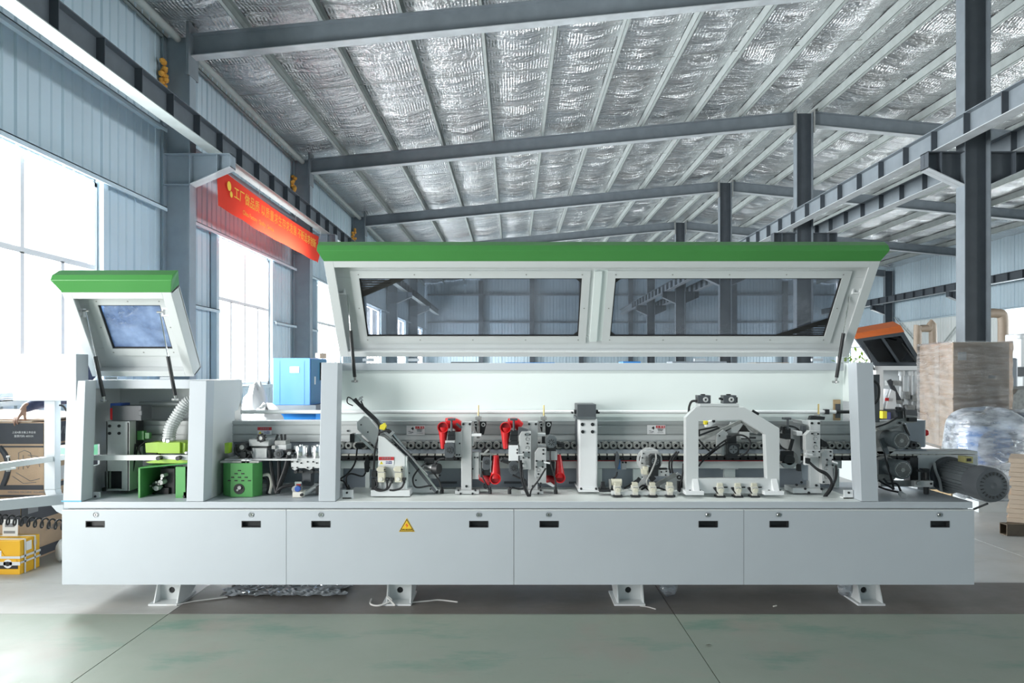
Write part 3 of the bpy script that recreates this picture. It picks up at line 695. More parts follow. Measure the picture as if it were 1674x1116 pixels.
# ---- hoods
def hood(x0, x1, yb, zb_, yt, zt_, depth, panes, rim, label, green_h, cut, glass, vents=(), springs=(), pane_v=(.125, .592)):
    """a tray-shaped lid: rim plane from the hinge (yb, zb_) to the top (yt, zt_)"""
    d = Vector((0, yt-yb, zt_-zb_)); L = d.length; d.normalize(); nrm = Vector((0, d.z, -d.y))      # away from the camera
    O = Vector((0, yb, zb_))
    def q(x, v, n_): return Vector((x, 0, 0))+O+d*v+nrm*n_
    m = MB(); rt, rb, rs = rim
    # rim flanges, side walls, back plate with window cut-outs
    def slab(xa, va, na, xb, vb, nb, mi=0, mb=None):
        mb = mb or m
        vs = [q(xa, va, na), q(xb, va, na), q(xb, vb, na), q(xa, vb, na), q(xa, va, nb), q(xb, va, nb), q(xb, vb, nb), q(xa, vb, nb)]
        mb.add(vs, [(0,3,2,1),(4,5,6,7),(0,1,5,4),(1,2,6,5),(2,3,7,6),(3,0,4,7)], mi)
    slab(x0, 0, 0, x0+rs, L, .012); slab(x1-rs, 0, 0, x1, L, .012); slab(x0+rs, 0, 0, x1-rs, rb, .012); slab(x0+rs, L-rt, 0, x1-rs, L, .012)
    slab(x0, 0, .012, x0+.012, L, depth+.02); slab(x1-.012, 0, .012, x1, L, depth+.02); slab(x0, 0, .012, x1, .012, depth+.02); slab(x0, L-.012, .012, x1, L, depth+.02)
    va, vb = pane_v; xs_ = [x0]
    slab(x0, .012, depth, x1, va, depth+.012); slab(x0, vb, depth, x1, L-.012, depth+.012)
    for pa, pb in panes: xs_ += [pa, pb]
    xs_.append(x1)
    for i in range(0, len(xs_), 2): slab(xs_[i], va, depth, xs_[i+1], vb, depth+.012)
    h = m.build('hood', 'white_paint', EB, bevel=.002, label=label)
    # green nose
    g = MB(); pr = [(L, 0), (L+green_h*.8, -.015), (L+green_h, .02), (L+green_h, depth*.9), (L, depth+.02)]
    A = [q(x0-cut, v, n_) for v, n_ in pr]; A[0] = q(x0, L, 0); A[4] = q(x0, L, depth+.02); B = [q(x1+cut, v, n_) for v, n_ in pr]; B[0] = q(x1, L, 0); B[4] = q(x1, L, depth+.02)
    g.add(A+B, [(0,1,2,3,4), (9,8,7,6,5)]+[(i, i+5, (i+1) % 5+5, (i+1) % 5) for i in range(5)])
    g.build('green_edge', 'green_paint', h, bevel=.003, label='green front edge of the hood')
    fw = .055
    for pa, pb in panes:
        f_ = MB()
        for a in ((pa-fw, va-fw, pb+fw, va), (pa-fw, vb, pb+fw, vb+fw), (pa-fw, va, pa, vb), (pb, va, pb+fw, vb)): slab(a[0], a[1], depth-.012, a[2], a[3], depth, 0, f_)
        f_.build('pane_frame', 'white_paint', h)
        s_ = MB()
        for a in ((pa, va, pb, va+.008), (pa, vb-.008, pb, vb), (pa, va, pa+.008, vb), (pb-.008, va, pb, vb)): slab(a[0], a[1], depth-.004, a[2], a[3], depth+.006, 0, s_)
        s_.build('pane_seal', 'black_rubber', h)
        p_ = MB(); slab(pa, va, depth+.006, pb, vb, depth+.010, 0, p_); p_.build('glass_pane', glass, h)
        k = max(2, round((pb-pa)/.4))
        for i in range(k+1):
            for vv in (va-fw*.5, vb+fw*.5):
                c_ = q(pa+(pb-pa)*i/k, vv, depth-.014); sc = MB().cyl(c_, c_+nrm*.004, .005, n=8); sc.build('screw', 'dull_steel', h)
        for vv in (va+(vb-va)*.5,):
            for xx in (pa-fw*.5, pb+fw*.5): c_ = q(xx, vv, depth-.014); MB().cyl(c_, c_+nrm*.004, .005, n=8).build('screw', 'dull_steel', h)
    return h, q, L, slab
lid, q, L, slab = hood(-1.247, 2.415, 4.92, 1.677, 4.49, 2.296, .085, [(-1.05, .468), (.695, 2.238)], (.045, .042, .062), 'long white hood lid raised over the machine', .105, .03, 'tinted_glass')
# work light strip tucked behind the top rim of the hood
m = MB(); slab(-1.10, .722, .020, 2.27, .738, .034, 0, m); LT = m.build('light_strip', 'bright_white', lid, label='slim work light strip behind the top rim of the hood')
lp_ = q(.585, .716, .027); daylight('work_light', tuple(lp_), (math.radians(13), 0, 0), 3.3, .03, 5.6, (.96, 1, .975), 62)
# printed corner louvres on the panes
m = MB()
def tri_louvre(pa, va, sx, sv, w, h_):
    # solid wedge with four bars thinning towards the corner
    e = .001
    def strip(v0, v1, f0, f1):
        A = [(0, v0), (w*f0, v0), (w*f1, v1), (0, v1)]
        P = [q(pa+sx*u, va+sv*v, .083) for u, v in A]; m.prism(P, tuple(Vector((0, 0, 0))+Vector(q(0, 0, .0845)-q(0, 0, .083))))
    n = 5
    for i in range(n):
        v0, v1 = h_*i*.12, h_*(i*.12+.062); strip(v0, v1, .92*(1-v0/h_), .92*(1-v1/h_))
    strip(h_*.56, h_*.98, .40, .02)
    P = [q(pa+sx*u, va+sv*v, .083) for u, v in ((w*1.05, 0), (w*.72, 0), (0, h_*.74), (0, h_*1.02))]; m.prism(P, tuple(q(0, 0, .0845)-q(0, 0, .083)))
tri_louvre(-1.05, .592, 1, -1, .32, .15); tri_louvre(2.238, .125, -1, 1, .36, .15)
for pa, va, sx, sv in ((.468, .592, -1, -1), (.468, .125, -1, 1), (.695, .592, 1, -1), (.695, .125, 1, 1)):
    m.prism([q(pa, va, .083), q(pa+sx*.05, va, .083), q(pa, va+sv*.045, .083)], tuple(q(0, 0, .0845)-q(0, 0, .083)))
m.build('louvre_print', 'ink_black', lid, kind='stuff', label='black louvre stripes in the pane corners')
m = MB(); slab(.55, .09, .06, .60, .65, .085, 0, m); slab(.60, .09, .075, .64, .65, .085, 0, m); m.build('centre_rib', 'mint_paint', lid)
for xh in (-1.05, -.72, 1.35, 2.2): MB().cyl((xh-.04, 4.945, 1.655), (xh+.04, 4.945, 1.655), .011, n=10).build('hinge', 'grey_paint', EB)
slid, sq, sL, sslab = hood(-2.935, -2.225, 4.76, 1.537, 4.437, 2.085, .11, [(-2.795, -2.375)], (.045, .04, .06), 'small white hood lid raised over the left cabinet', .115, .035, 'film_glass', pane_v=(.165, .50))
for xh in (-2.80, -2.42): MB().cyl((xh-.04, 4.76, 1.525), (xh+.04, 4.76, 1.525), .010, n=10).build('hinge', 'grey_paint', EB)
def gas_spring(top, bot, split=.45):
    a, b2 = Vector(top), Vector(bot); s_ = a+(b2-a)*split
    g = MB(); g.cyl(s_, a+(b2-a)*.95, .0125, n=12); o = g.build('gas_spring', 'black_plastic', EB, smooth=True)
    MB().cyl(a, s_, .0045, n=8).build('piston_rod', 'chrome', o, smooth=True)
    g = MB(); e = a+(b2-a)*.95; g.cyl(e, b2, .011, .007, n=10); g.cyl(b2-Vector((.025, 0, 0)), b2+Vector((.02, 0, 0)), .008, n=8); g.lathe([(.001, -.014), (.013, 0), (.001, .014)], tuple(b2), 'X', 8)
    g.cyl(a-Vector((.02, 0, 0)), a+Vector((.02, 0, 0)), .007, n=8); g.build('ball_joint', 'steel', o, smooth=True)
gas_spring(at(567, 470, 4.72), at(580.5, 623, 4.86)); gas_spring(at(1391, 469, 4.72), at(1366.5, 624, 4.86), .48)
gas_spring(at(140, 508, 4.56), at(171, 655, 4.66), .5); gas_spring(at(261.5, 510, 4.56), at(287.5, 653, 4.66), .5)
for px, py, Y, p_ in ((557, 474, 4.70, lid), (1401, 473, 4.70, lid), (129, 511, 4.56, slid), (271, 510, 4.56, slid)):
    m = MB(); m.ring([at(px-7, py-7, Y), at(px+7, py-7, Y), at(px+7, py+7, Y), at(px-7, py+7, Y)], [at(px-4.5, py-4.5, Y), at(px+4.5, py-4.5, Y), at(px+4.5, py+4.5, Y), at(px-4.5, py+4.5, Y)], (0, .03, 0))
    m.build('spring_bracket', 'bright_white', p_)
# ---- small cabinet
def spost(x0, x1, ztop): return post(x0, x1, ztop, lean=.045)
spost(-2.945, -2.825, 1.512); spost(-2.138, -2.026, 1.512)
MB().box(-2.926, 4.745, 1.452, -2.042, 4.765, 1.512).build('hinge_beam', 'grey_paint', EB, bevel=.002)
m = MB(); m.box(-2.926, 4.765, 1.498, -2.042, 5.09, 1.512); m.build('top_plate', 'white_paint', EB)
# right wall of the cabinet, stepped at the back
m = MB(); m.prism([(-2.042, 4.52, .722), (-2.042, 4.97, .722), (-2.042, 4.97, 1.28), (-2.042, 5.03, 1.29), (-2.042, 5.12, 1.42), (-2.042, 5.10, 1.512), (-2.042, 4.55, 1.512)], (.0145, 0, 0)); m.build('side_plate', 'white_paint', EB)
# left wall with a slot for the panels
m = MB(); xw = -2.94
m.ring([(xw, 4.52, .722), (xw, 5.08, .722), (xw, 5.08, 1.512), (xw, 4.55, 1.512)], [(xw, 4.70, .915), (xw, 4.83, .915), (xw, 4.83, 1.06), (xw, 4.70, 1.06)], (.014, 0, 0)); m.build('side_plate', 'white_paint', EB)
MB().box(-2.926, 5.08, 1.15, -2.026, 5.095, 1.512).build('back_panel', 'white_paint', EB)
MB().box(-2.926, 5.08, .722, -2.026, 5.095, 1.02).build('back_panel', 'white_paint', EB)
for za in (1.33, 1.21, 1.10): MB().cyl((-2.75, 5.03, za), (-2.05, 5.03, za), .012 if za < 1.3 else .02, n=10).build('cross_tube', 'alu', EB, smooth=True)
for px in (157, 302): 
    m = MB(); m.pbox(px-6 if px < 200 else px-2, 804, px+6, 816, 4.60, 4.61); c_ = m.build('corner_clip', 'bright_white', EB); bolt(px-1, 811, 4.60, c_, 1.8)
# unit inside the cabinet
m = MB(); Y = 4.74
m.ring([at(173.5, 802, Y), at(211, 802, Y), at(211, 688, Y), at(173.5, 688, Y)], [at(176, 799, Y), at(199, 799, Y), at(199, 770, Y), at(176, 770, Y)], (0, .02, 0)); m.pbox(208, 688, 212, 802, Y, Y+.17); m.pbox(173.5, 688, 176, 802, Y, Y+.17)
cu_ = m.build('support_column', 'alu_plate', EB, bevel=.002)
for a, b2 in ((179.5, 696), (195, 696), (179.5, 708), (195, 708)): bolt(a, b2, Y, cu_, 2.5)
m = MB(); m.pbox(171, 770, 200, 798, Y+.04, Y+.16); m.pbox(166, 797, 174, 803, Y, Y+.05); m.pbox(196, 797, 204, 803, Y, Y+.05); m.build('motor', 'black_plastic', cu_, bevel=.004)
m = MB(); m.pbox(182, 663, 231, 687.5, 4.72, 4.86); m.pbox(226, 671, 232, 679, 4.71, 4.72); dm = m.build('drive_housing', 'charcoal', EB, bevel=.003, label='dark housing on top of the cabinet column')
m = MB(); m.pbox(180, 659, 197, 668, 4.73, 4.85); m.build('cap', 'blue_plastic', dm, bevel=.003, label='blue cap')
MB().pbox(180, 667, 183, 686, 4.715, 4.72).build('edge_strip', 'red_plastic', dm)
m = MB(); m.pbox(212, 687, 225, 730, 4.82, 4.90); m.pbox(213, 765, 226, 800, 4.84, 4.92); m.build('spindle_block', 'black_plastic', EB, bevel=.003)
m = MB(); m.pbox(222.5, 704, 235, 719, 4.82, 4.86); m.pbox(235, 707, 244, 717, 4.83, 4.86); m.build('connector', 'green_paint', EB, bevel=.002, label='green cable connector')
cable([(222, 725, 4.80), (218, 765, 4.79), (208, 800, 4.76)], EB, .006); cable([(226, 728, 4.81), (216, 770, 4.8), (204, 803, 4.76)], EB, .005)
cable([(237, 722, 4.8), (227, 732, 4.79), (231, 745, 4.79)], EB, .006)
# ribbed exhaust hose
m = MB(); HP = [(316, 655, 4.86), (304, 660, 4.84), (290, 680, 4.82), (279, 700, 4.80), (276, 722, 4.79)]
m.ptube(HP, .040, 14, 0, 12)
hz = m.build('exhaust_hose', 'hose_grey', EB, smooth=True, label='grey ribbed exhaust hose')
m = MB(); P = [Vector(at(*p)) for p in HP]; NN = 22
def crv(t):
    E = [P[0]*2-P[1]]+P+[P[-1]*2-P[-2]]; s_ = t*(len(P)-1); i = min(int(s_), len(P)-2); t = s_-i; a, b2, c_, d_ = E[i:i+4]
    return .5*((2*b2)+(c_-a)*t+(2*a-5*b2+4*c_-d_)*t*t+(3*b2-a-3*c_+d_)*t**3)
for i in range(NN):
    a, b2 = crv(i/NN), crv((i+.45)/NN); m.cyl(a, b2, .045, n=14)
m.build('hose_rib', 'hose_rib', hz)
m = MB(); m.pcyl(274, 721, 3, 4.7, 4.71); m.cyl(at(275, 721, 4.79), at(275, 716, 4.79), .046, n=16); m.build('hose_clamp', 'chrome', hz)
# lime dust hood and trimming box
m = MB(); m.pprism([(237, 724), (262, 722), (294, 722), (303, 724), (302, 741), (238, 740)], 4.72, 4.86); lh = m.build('dust_hood', 'lime_paint', EB, bevel=.003, label='lime green dust hood under the hose')
MB().pbox(258, 723, 294, 741, 4.70, 4.72).build('front_cover', 'lime_paint', lh, bevel=.002)
m = MB(); m.pbox(240, 740, 256, 748, 4.76, 4.82); m.pbox(236, 753, 250, 757, 4.74, 4.80); m.build('cutter_block', 'black_plastic', lh)
m = MB(); Y = 4.60
m.prism([at(226, 766, Y), at(226, 816.5, Y), at(229, 816.5, Y), at(229, 766, Y)], (0, .30, 0)); m.pbox(287, 763, 306, 815, Y, Y+.02); m.pbox(303, 763, 306, 815, Y, Y+.3)
m.prism([at(226, 766, Y), at(306, 758, Y+.05), (X(306, Y+.3), Y+.3, Z(758, Y+.05)), (X(226, Y), Y+.3, Z(766, Y))], (0, 0, .008)); m.pbox(229, 766, 287, 814, Y+.29, Y+.3)
gb = m.build('open_guard_box', 'pot_green', EB, label='green sheet metal guard box open to the front')
m = MB(); m.pbox(262, 765, 286, 812, 4.76, 4.88, 0); m.pbox(246, 788, 270, 800, 4.76, 4.82, 1); m.pbox(256, 797, 276, 812, 4.74, 4.86, 0); m.build('motor', ['black_plastic', 'dull_steel'], gb, bevel=.004)
for a, b2, r in ((265, 777.5, 3), (262, 788.5, 4.2), (255, 798, 4.2)): MB().pcyl(a, b2, r, 4.70, 4.77, 14).build('knob', 'hot_white', gb)
for i in range(5): MB().pcyl(246+4.5*i, 794+(i % 2)*6-i*3, 1.8, 4.70, 4.75, 8).build('valve_stem', 'steel', gb)
cable([(250, 806, 4.74), (262, 813, 4.72), (280, 812, 4.73)], gb, .005)
# guide strip running through the cabinet and out to the infeed fence
MB().box(-3.05, 4.665, 1.0-.036, X(306, 4.66), 4.69, 1.0).build('guide_strip', 'bright_white', EB, bevel=.002)
for px in (258, 290): m = MB(); m.pcyl(px, 749, 3.6, 4.62, 4.66, 12); m.build('clamp_knob', 'black_plastic', EB)
m = MB(); m.pprism([(238, 755), (262, 750), (306, 752), (306, 757), (244, 757)], 4.66, 4.80); m.build('guide_plate', 'lime_paint', EB)
MB().pcyl(303.5, 740, 2, 4.6, 4.66).build('guide_pin', 'hot_white', EB)
# ---- infeed side: control box, post, fence, arm
cb = MB().box(-3.30, 4.50, 1.378, -2.88, 4.63, 1.688).build('control_box', 'grey_paint', EB, bevel=.004, label='plain white control box on the infeed post')
m = MB(); m.tube([at(81, 655, 4.62), at(81, 720, 4.62), at(82, 790, 4.62), at(88, 818, 4.62), at(104, 836, 4.62)], lambda t: .036, 4, sub=5); m = MB()
m.pbox(72, 655, 90, 800, 4.60, 4.66); m.pprism([(72, 800), (90, 800), (93, 812), (104, 822), (104, 842), (92, 836), (78, 820)], 4.60, 4.66); m.build('control_post', 'grey_paint', EB, bevel=.003)
cable([(97, 662, 4.60), (104, 664, 4.62), (109, 672, 4.64)], EB, .006, 'black_rubber')
m = MB(); m.bar((-3.34, 3.75, .982), (-3.10, 4.70, .982), .05, .036); fe = m.build('infeed_fence', 'white_paint', EB, bevel=.002)
m = MB(); m.bar((-3.44, 4.1, .945), (-3.27, 4.45, .945), .10, .012); m.build('infeed_shelf', 'white_paint', EB)
for y in (4.33, 4.42): m = MB(); xx = -3.2-(4.7-y)*.25; m.cyl((xx, y, .93), (xx, y, 1.02), .004, n=8); m.cyl((xx, y, 1.015), (xx, y, 1.025), .011, n=10); m.cyl((xx, y, .925), (xx, y, .945), .012, n=10); m.build('stop_pin', 'dull_steel', fe)
m = MB(); m.bar((-3.5, 4.02, .742), (-2.94, 4.60, .722), .05, .066); m.build('infeed_arm', 'grey_paint', EB, bevel=.003)
MB().pbox(80, 731, 122, 751, 4.86, 5.32).build('feeder_block', 'mint_plastic', EB, bevel=.004, label='mint green block at the infeed')
MB().pbox(100, 818, 133, 820, 4.462, 4.464).build('edge_tape', 'tape_blue', EB, label='strip of blue tape')
# ================================================================ working units of the machine
def fan_motor(px0, py0, px1, py1, Y0, Y1, parent, body='black_plastic', fy=.38, n=8, name='motor', cut=.2, label=None):
    """a small spindle motor seen end-on: chamfered block with a slotted fan cover"""
    w, h = px1-px0, py1-py0; c = cut*w; m = MB()
    m.pprism([(px0+c, py0), (px1-c, py0), (px1, py0+c), (px1, py1-c), (px1-c, py1), (px0+c, py1), (px0, py1-c), (px0, py0+c)], Y0, Y1)
    o = m.build(name, body, parent, bevel=.002, label=label)
    r = .36*min(w, h); cx, cy = (px0+px1)/2, py0+h*fy
    m = MB(); m.pcyl(cx, cy, r, Y0-.006, Y0, 16, 0)
    for k in range(n):
        a = 2*math.pi*k/n; q0 = (cx+r*.35*math.cos(a), cy+r*.35*math.sin(a)); q1 = (cx+r*.85*math.cos(a), cy+r*.85*math.sin(a))
        m.pbar(*q0, *q1, Y0-.0065, .2*r*Y0/F, .002, 1)
    m.pcyl(cx, cy, r*.2, Y0-.010, Y0-.006, 8, 0)
    m.build('fan_cover', ['motor_grey' if body == 'black_plastic' else body, 'ink_black'], o)
    return o
def plate(pts, Y0, Y1, name, m='alu_plate', parent=EB, bolts=(), br=1.8, bevel=.002, label=None):
    o = MB().pprism(pts, Y0, Y1).build(name, m, parent, bevel=bevel, label=label)
    for a, b2 in bolts: bolt(a, b2, Y0, o, br)
    return o
def rect(a, b2, c, d): return [(a, b2), (c, b2), (c, d), (a, d)]
# ---- glue pot and edge feeder between the hoods
m = MB(); Y = 4.62; zt, zb = Z(757, 4.62), .722
def P3(px, Yq, z): return (X(px, Yq), Yq, z)
o8 = [(X(365, 4.70), 4.70), (X(377, 4.62), 4.62), (X(413, 4.62), 4.62), (X(429, 4.70), 4.70), (X(429, 4.80), 4.80), (X(418, 4.9), 4.9), (X(376, 4.9), 4.9), (X(366, 4.8), 4.8)]
m.prism([(a, b2, zb) for a, b2 in o8], (0, 0, zt-zb)); gp = m.build('glue_pot', 'pot_green', EB, bevel=.003, label='green octagonal glue pot with ventilation slots')
m = MB()
for row, n, y in ((0, 1, 769), (1, 2, 774), (2, 3, 780), (3, 4, 785.5)):
    for k in range(n):
        px = 391+(k-(n-1)/2)*11; m.pbox(px-2.3, y-.9, px+2.3, y+.9, 4.617, 4.63)
m.build('vent_slot', 'ink_black', gp)
m = MB(); m.pcyl(390.5, 799, 8.6, 4.616, 4.63, 20, 0); m.pcyl(391, 797, 3.0, 4.606, 4.62, 10, 1); m.pcyl(388, 801, 1.8, 4.61, 4.62, 8, 1); m.build('port', ['ink_black', 'dull_steel'], gp)
m = MB(); m.box(X(366, 4.7), 4.64, zt, X(428, 4.7), 4.88, zt+.012); m.build('pot_lid', 'dull_steel', gp)
m = MB(); m.pcyl(398, 754, 4, 4.64, 4.70, 10); m.pcyl(405, 754, 3, 4.64, 4.70, 10); m.build('glue_bead', 'bright_white', gp, smooth=True)
m = MB(); m.tube([at(430, 777, 4.72), at(440, 776, 4.72), at(444, 790, 4.72), at(441, 806, 4.72)], .012, 8); m.build('heater_hose', 'cream_plastic', gp, smooth=True)
m = MB(); m.tube([at(430, 780, 4.72), at(437, 782, 4.72), at(439, 795, 4.72), at(437, 807, 4.72)], .010, 8); m.build('heater_hose', 'black_rubber', gp, smooth=True)
MB().pbox(367, 724, 374, 741, 4.66, 4.72).build('limit_block', 'lime_paint', EB, bevel=.003)
m = MB(); m.pbox(367, 750, 486, 752.5, 4.68, 4.9); fp = m.build('feeder_table', 'alu_plate', EB)
m = MB(); m.pcyl(395, 731, 8, 4.70, 4.80, 8, 0); m.pcyl(395, 731, 4, 4.69, 4.70, 12, 1); m.pbox(384, 726, 400, 740, 4.74, 4.86, 0); m.pbox(392, 738, 402, 750, 4.70, 4.78, 0); m.pbox(398, 737, 412, 742, 4.72, 4.78, 1); m.build('drive_block', ['black_plastic', 'dull_steel'], fp, bevel=.003)
cable([(388, 728, 4.72), (384, 736, 4.7), (391, 745, 4.7)], EB, .009); cable([(402, 735, 4.7), (409, 741, 4.7), (404, 750, 4.7)], EB, .007)
m = MB(); m.pbox(407, 718, 439, 729, 4.74, 4.88, 0); m.pbox(410, 729, 437, 732, 4.78, 4.9, 1); m.pbox(412, 732, 437, 749, 4.73, 4.88, 2); m.pbox(413.5, 733, 416, 748, 4.725, 4.73, 0); m.pbox(433, 733, 436, 748, 4.725, 4.73, 0); m.build('tape_magazine', ['alu_plate', 'dull_steel', 'steel'], fp, bevel=.002)
m = MB(); m.lathe([(.014, 0), (.026, 0), (.026, .03), (.014, .03)], at(425.5, 716, 4.70), 'Y', 16, 0, close=True); m.lathe([(.001, .005), (.014, .005), (.014, .03), (.001, .03)], at(425.5, 716, 4.70), 'Y', 12, 1)
for k in range(8): a = k*math.pi/4; m.pcyl(425.5+6*math.cos(a), 716+6*math.sin(a), 1.3, 4.695, 4.74, 6)
m.build('hand_knob', ['black_plastic', 'hot_white'], fp)
m = MB()
for a, b2, c, d in ((454, 710, 450, 722), (460, 710, 461, 722), (466, 710, 466, 726)): m.ptube([(a, b2, 4.8), (c, d, 4.78)], .008, 6)
m.build('air_hose', 'black_rubber', fp, smooth=True)
m = MB(); m.pbox(449, 720, 467, 727, 4.75, 4.85, 1); m.pbox(449, 727, 468, 737, 4.74, 4.85, 0); m.pbox(444, 728, 450, 734, 4.72, 4.8, 1); m.build('cutter_head', ['alu_plate', 'dull_steel'], fp, bevel=.002)
fan_motor(447.5, 735, 462.5, 749, 4.70, 4.80, fp, 'charcoal', .5, 10, cut=.3)
m = MB(); m.pbox(463, 736, 476, 740, 4.72, 4.8, 1); m.pcyl(472, 741, 3, 4.70, 4.76, 10, 0); m.pbox(442, 748, 467, 752, 4.72, 4.84, 0); m.build('cylinder', ['steel', 'black_plastic'], fp)
for pts in ([(441, 735, 4.72), (443, 760, 4.71), (447, 785, 4.70), (452, 806, 4.68)], [(471, 744, 4.7), (466, 765, 4.69), (457, 790, 4.68), (452, 806, 4.67)], [(474, 744, 4.71), (468, 768, 4.7), (459, 792, 4.69), (454, 806, 4.67)], [(456, 750, 4.74), (456, 780, 4.72), (453, 806, 4.68)], [(452, 803, 4.67), (462, 796, 4.68), (478, 793, 4.7), (492, 794, 4.72)]):
    cable(pts, EB, .012)
# pressing rollers
m = MB()
for a, b2 in ((480.5, 504.5), (509, 532)):
    r = (b2-a)/2*4.78/F; cx = X((a+b2)/2, 4.78); q_ = MB(); q_.lathe([(.001, 0), (r*.96, 0), (r, .004), (r, .082), (r*.96, .086), (r*.3, .086), (r*.3, .092), (.001, .092)], (cx, 4.78, Z(748, 4.78)), 'Z', 28); q_.build('pressing_roller', 'chrome', EB, smooth=True, label='polished steel pressing roller')
rb = plate([(476, 749), (530, 749), (530, 765), (512, 765), (506, 768), (498, 765), (488, 765), (482, 769), (476, 765)], 4.70, 4.86, 'roller_bracket', bolts=[(477.5, 754.5), (486, 754.5), (477.5, 764), (486, 764), (492.5, 756.5), (503, 754.5), (512, 754.5), (503, 764), (512, 764), (518, 756.5)], br=1.3)
m = MB(); m.pbox(494, 765, 508, 795, 4.76, 4.84); m.build('bracket_leg', 'charcoal', rb)
m = MB()
for px in (483, 509): m.pcyl(px, 771, 3, 4.69, 4.74, 8); m.pbox(px, 769.5, px+12, 773, 4.70, 4.72)
m.build('air_fitting', 'black_plastic', rb)
m = MB(); m.pcyl(483, 800, 6.5, 4.62, 4.70, 8, 0); m.pcyl(486, 799, 5, 4.60, 4.62, 8, 1); m.pbox(478, 804, 494, 813, 4.60, 4.70, 2); m.pcyl(492.5, 809, 2.6, 4.58, 4.60, 10, 3); m.build('pressure_regulator', ['dull_steel', 'blue_plastic', 'cream_plastic', 'ink_black'], EB, bevel=.002, label='small regulator with a blue cap')
m = MB(); m.pbox(482, 787, 493, 793, 4.66, 4.74, 0); m.pbox(484, 791, 491, 794, 4.655, 4.66, 1); m.build('gauge', ['chrome', 'dark_red_plastic'], EB)
m = MB(); m.cyl(at(494, 809, 4.66), at(516, 797, 4.72), .016, n=10); m.build('air_cylinder', 'alu', EB, smooth=True)
m = MB(); m.pbox(516, 795, 524, 808, 4.66, 4.74); m.build('limit_switch', 'black_plastic', EB, bevel=.003)
MB().pbox(337, 764, 365, 804, 4.85, 4.95).build('back_block', 'blue_grey', EB)
MB().box(-2.02, 5.03, .722, -1.247, 5.05, 1.02).build('lower_panel', 'blue_grey', EB)
MB().box(-2.02, 4.98, .722, -1.247, 5.03, .752).build('sill_strip', 'white_paint', EB)
# ---- end cutting unit on a slanted rail
m = MB(); m.pprism([(575.5, 654), (579, 651.5), (642, 709), (714, 801), (711, 806), (637, 714)], 4.70, 4.74); er = m.build('slanted_rail', 'charcoal', EB, bevel=.002)
MB().pprism([(579.3, 652), (581, 651), (644, 708), (716, 800), (714, 802), (642, 710)], 4.69, 4.71).build('rail_edge', 'chrome', er)
cable([(577, 653, 4.71), (569, 649, 4.7), (568, 658, 4.7), (577, 663, 4.71)], EB, .004); cable([(581, 651, 4.69), (588, 660, 4.68), (602, 675, 4.67), (616, 689, 4.67), (620, 705, 4.67), (613, 735, 4.66), (611, 768, 4.66)], EB, .007)
cable([(590, 655, 4.69), (598, 670, 4.67), (612, 682, 4.67)], EB, .005); m = MB(); m.pbar(586, 654, 593, 648, 4.69, .012, .012); m.pbar(588, 649, 593, 655, 4.69, .01, .01); m.build('cable_clip', 'steel', er)
plate([(583, 690), (595, 679), (602, 682), (621, 705), (619, 735), (612, 729), (584, 702)], 4.78, 4.80, 'slant_plate', 'white_paint', bolts=[(590.5, 694), (601.5, 706), (611, 731)], br=1.2)
ep = plate([(618.5, 712), (628, 714.5), (662, 746), (662, 806), (617.5, 806)], 4.64, 4.68, 'unit_bracket', 'white_paint')
MB().pprism([(662, 746), (665, 747), (665, 804), (662, 806)], 4.645, 4.76).build('bracket_flange', 'mint_paint', ep)
plate([(664, 747), (714, 797), (711, 805), (664, 805)], 4.74, 4.76, 'slant_gusset', 'white_paint', bolts=[(669, 773), (680, 784.5), (704, 799)], br=1.3)
MB().pbox(606, 801, 670, 811, 4.60, 4.74).build('base_plate', 'white_paint', ep, bevel=.002)
heat_sign(619, 746.5, 25, 4.637, ep)
m = MB(); m.pprism([(621, 695), (628, 691), (631, 697), (628, 703), (620, 701)], 4.66, 4.70); m.build('yellow_fitting', 'yellow_bright', er, bevel=.002)
m = MB(); m.cyl(at(622, 701, 4.67), at(641, 716, 4.67), .010, n=10); m.cyl(at(641, 715, 4.67), at(700, 776, 4.67), .0045, n=8); m.pbar(637, 712, 644, 705, 4.66, .02, .02); m.build('feed_cylinder', 'steel', EB, smooth=True)
cable([(620, 707, 4.66), (632, 704, 4.65), (641, 708, 4.66)], EB, .007)
def filter_unit(px, py):
    m = MB(); Y = 4.60; m.pbox(px-5, py-14, px+5, py-6, Y, Y+.04, 0); m.pbox(px-7, py-12, px+7, py-7.5, Y+.01, Y+.04, 0); m.pbox(px-6, py-6, px+7, py-4.4, Y-.003, Y+.04, 2); m.pbox(px-5, py-4.4, px+6, py+11, Y-.01, Y+.04, 0); m.pcyl(px, py+6, 3.2, Y-.016, Y-.01, 14, 1); m.pbox(px+5, py-3, px+7, py+9, Y, Y+.03, 3)
    m.build('air_valve', ['beige_plastic', 'cream_plastic', 'dull_steel', 'beige_plastic'], ep, bevel=.0015, label='beige air valve'); bolt(px+6.5, py-10, Y, ep, 1.4)
filter_unit(622.5, 777); filter_unit(650.5, 777)
m = MB(); m.pbox(607, 770, 615, 780, 4.62, 4.66); m.pbox(607, 782, 614, 802, 4.62, 4.66); m.build('hose_connector', 'black_plastic', ep, bevel=.003)
for px, py in ((632.5, 783), (640, 783), (660, 783)): m = MB(); m.pbox(px-3, py-1.5, px+3, py+2, 4.59, 4.63); m.pbox(px-1.6, py+2, px+2, py+7, 4.6, 4.62); m.build('hose_elbow', 'black_plastic', ep, bevel=.002)
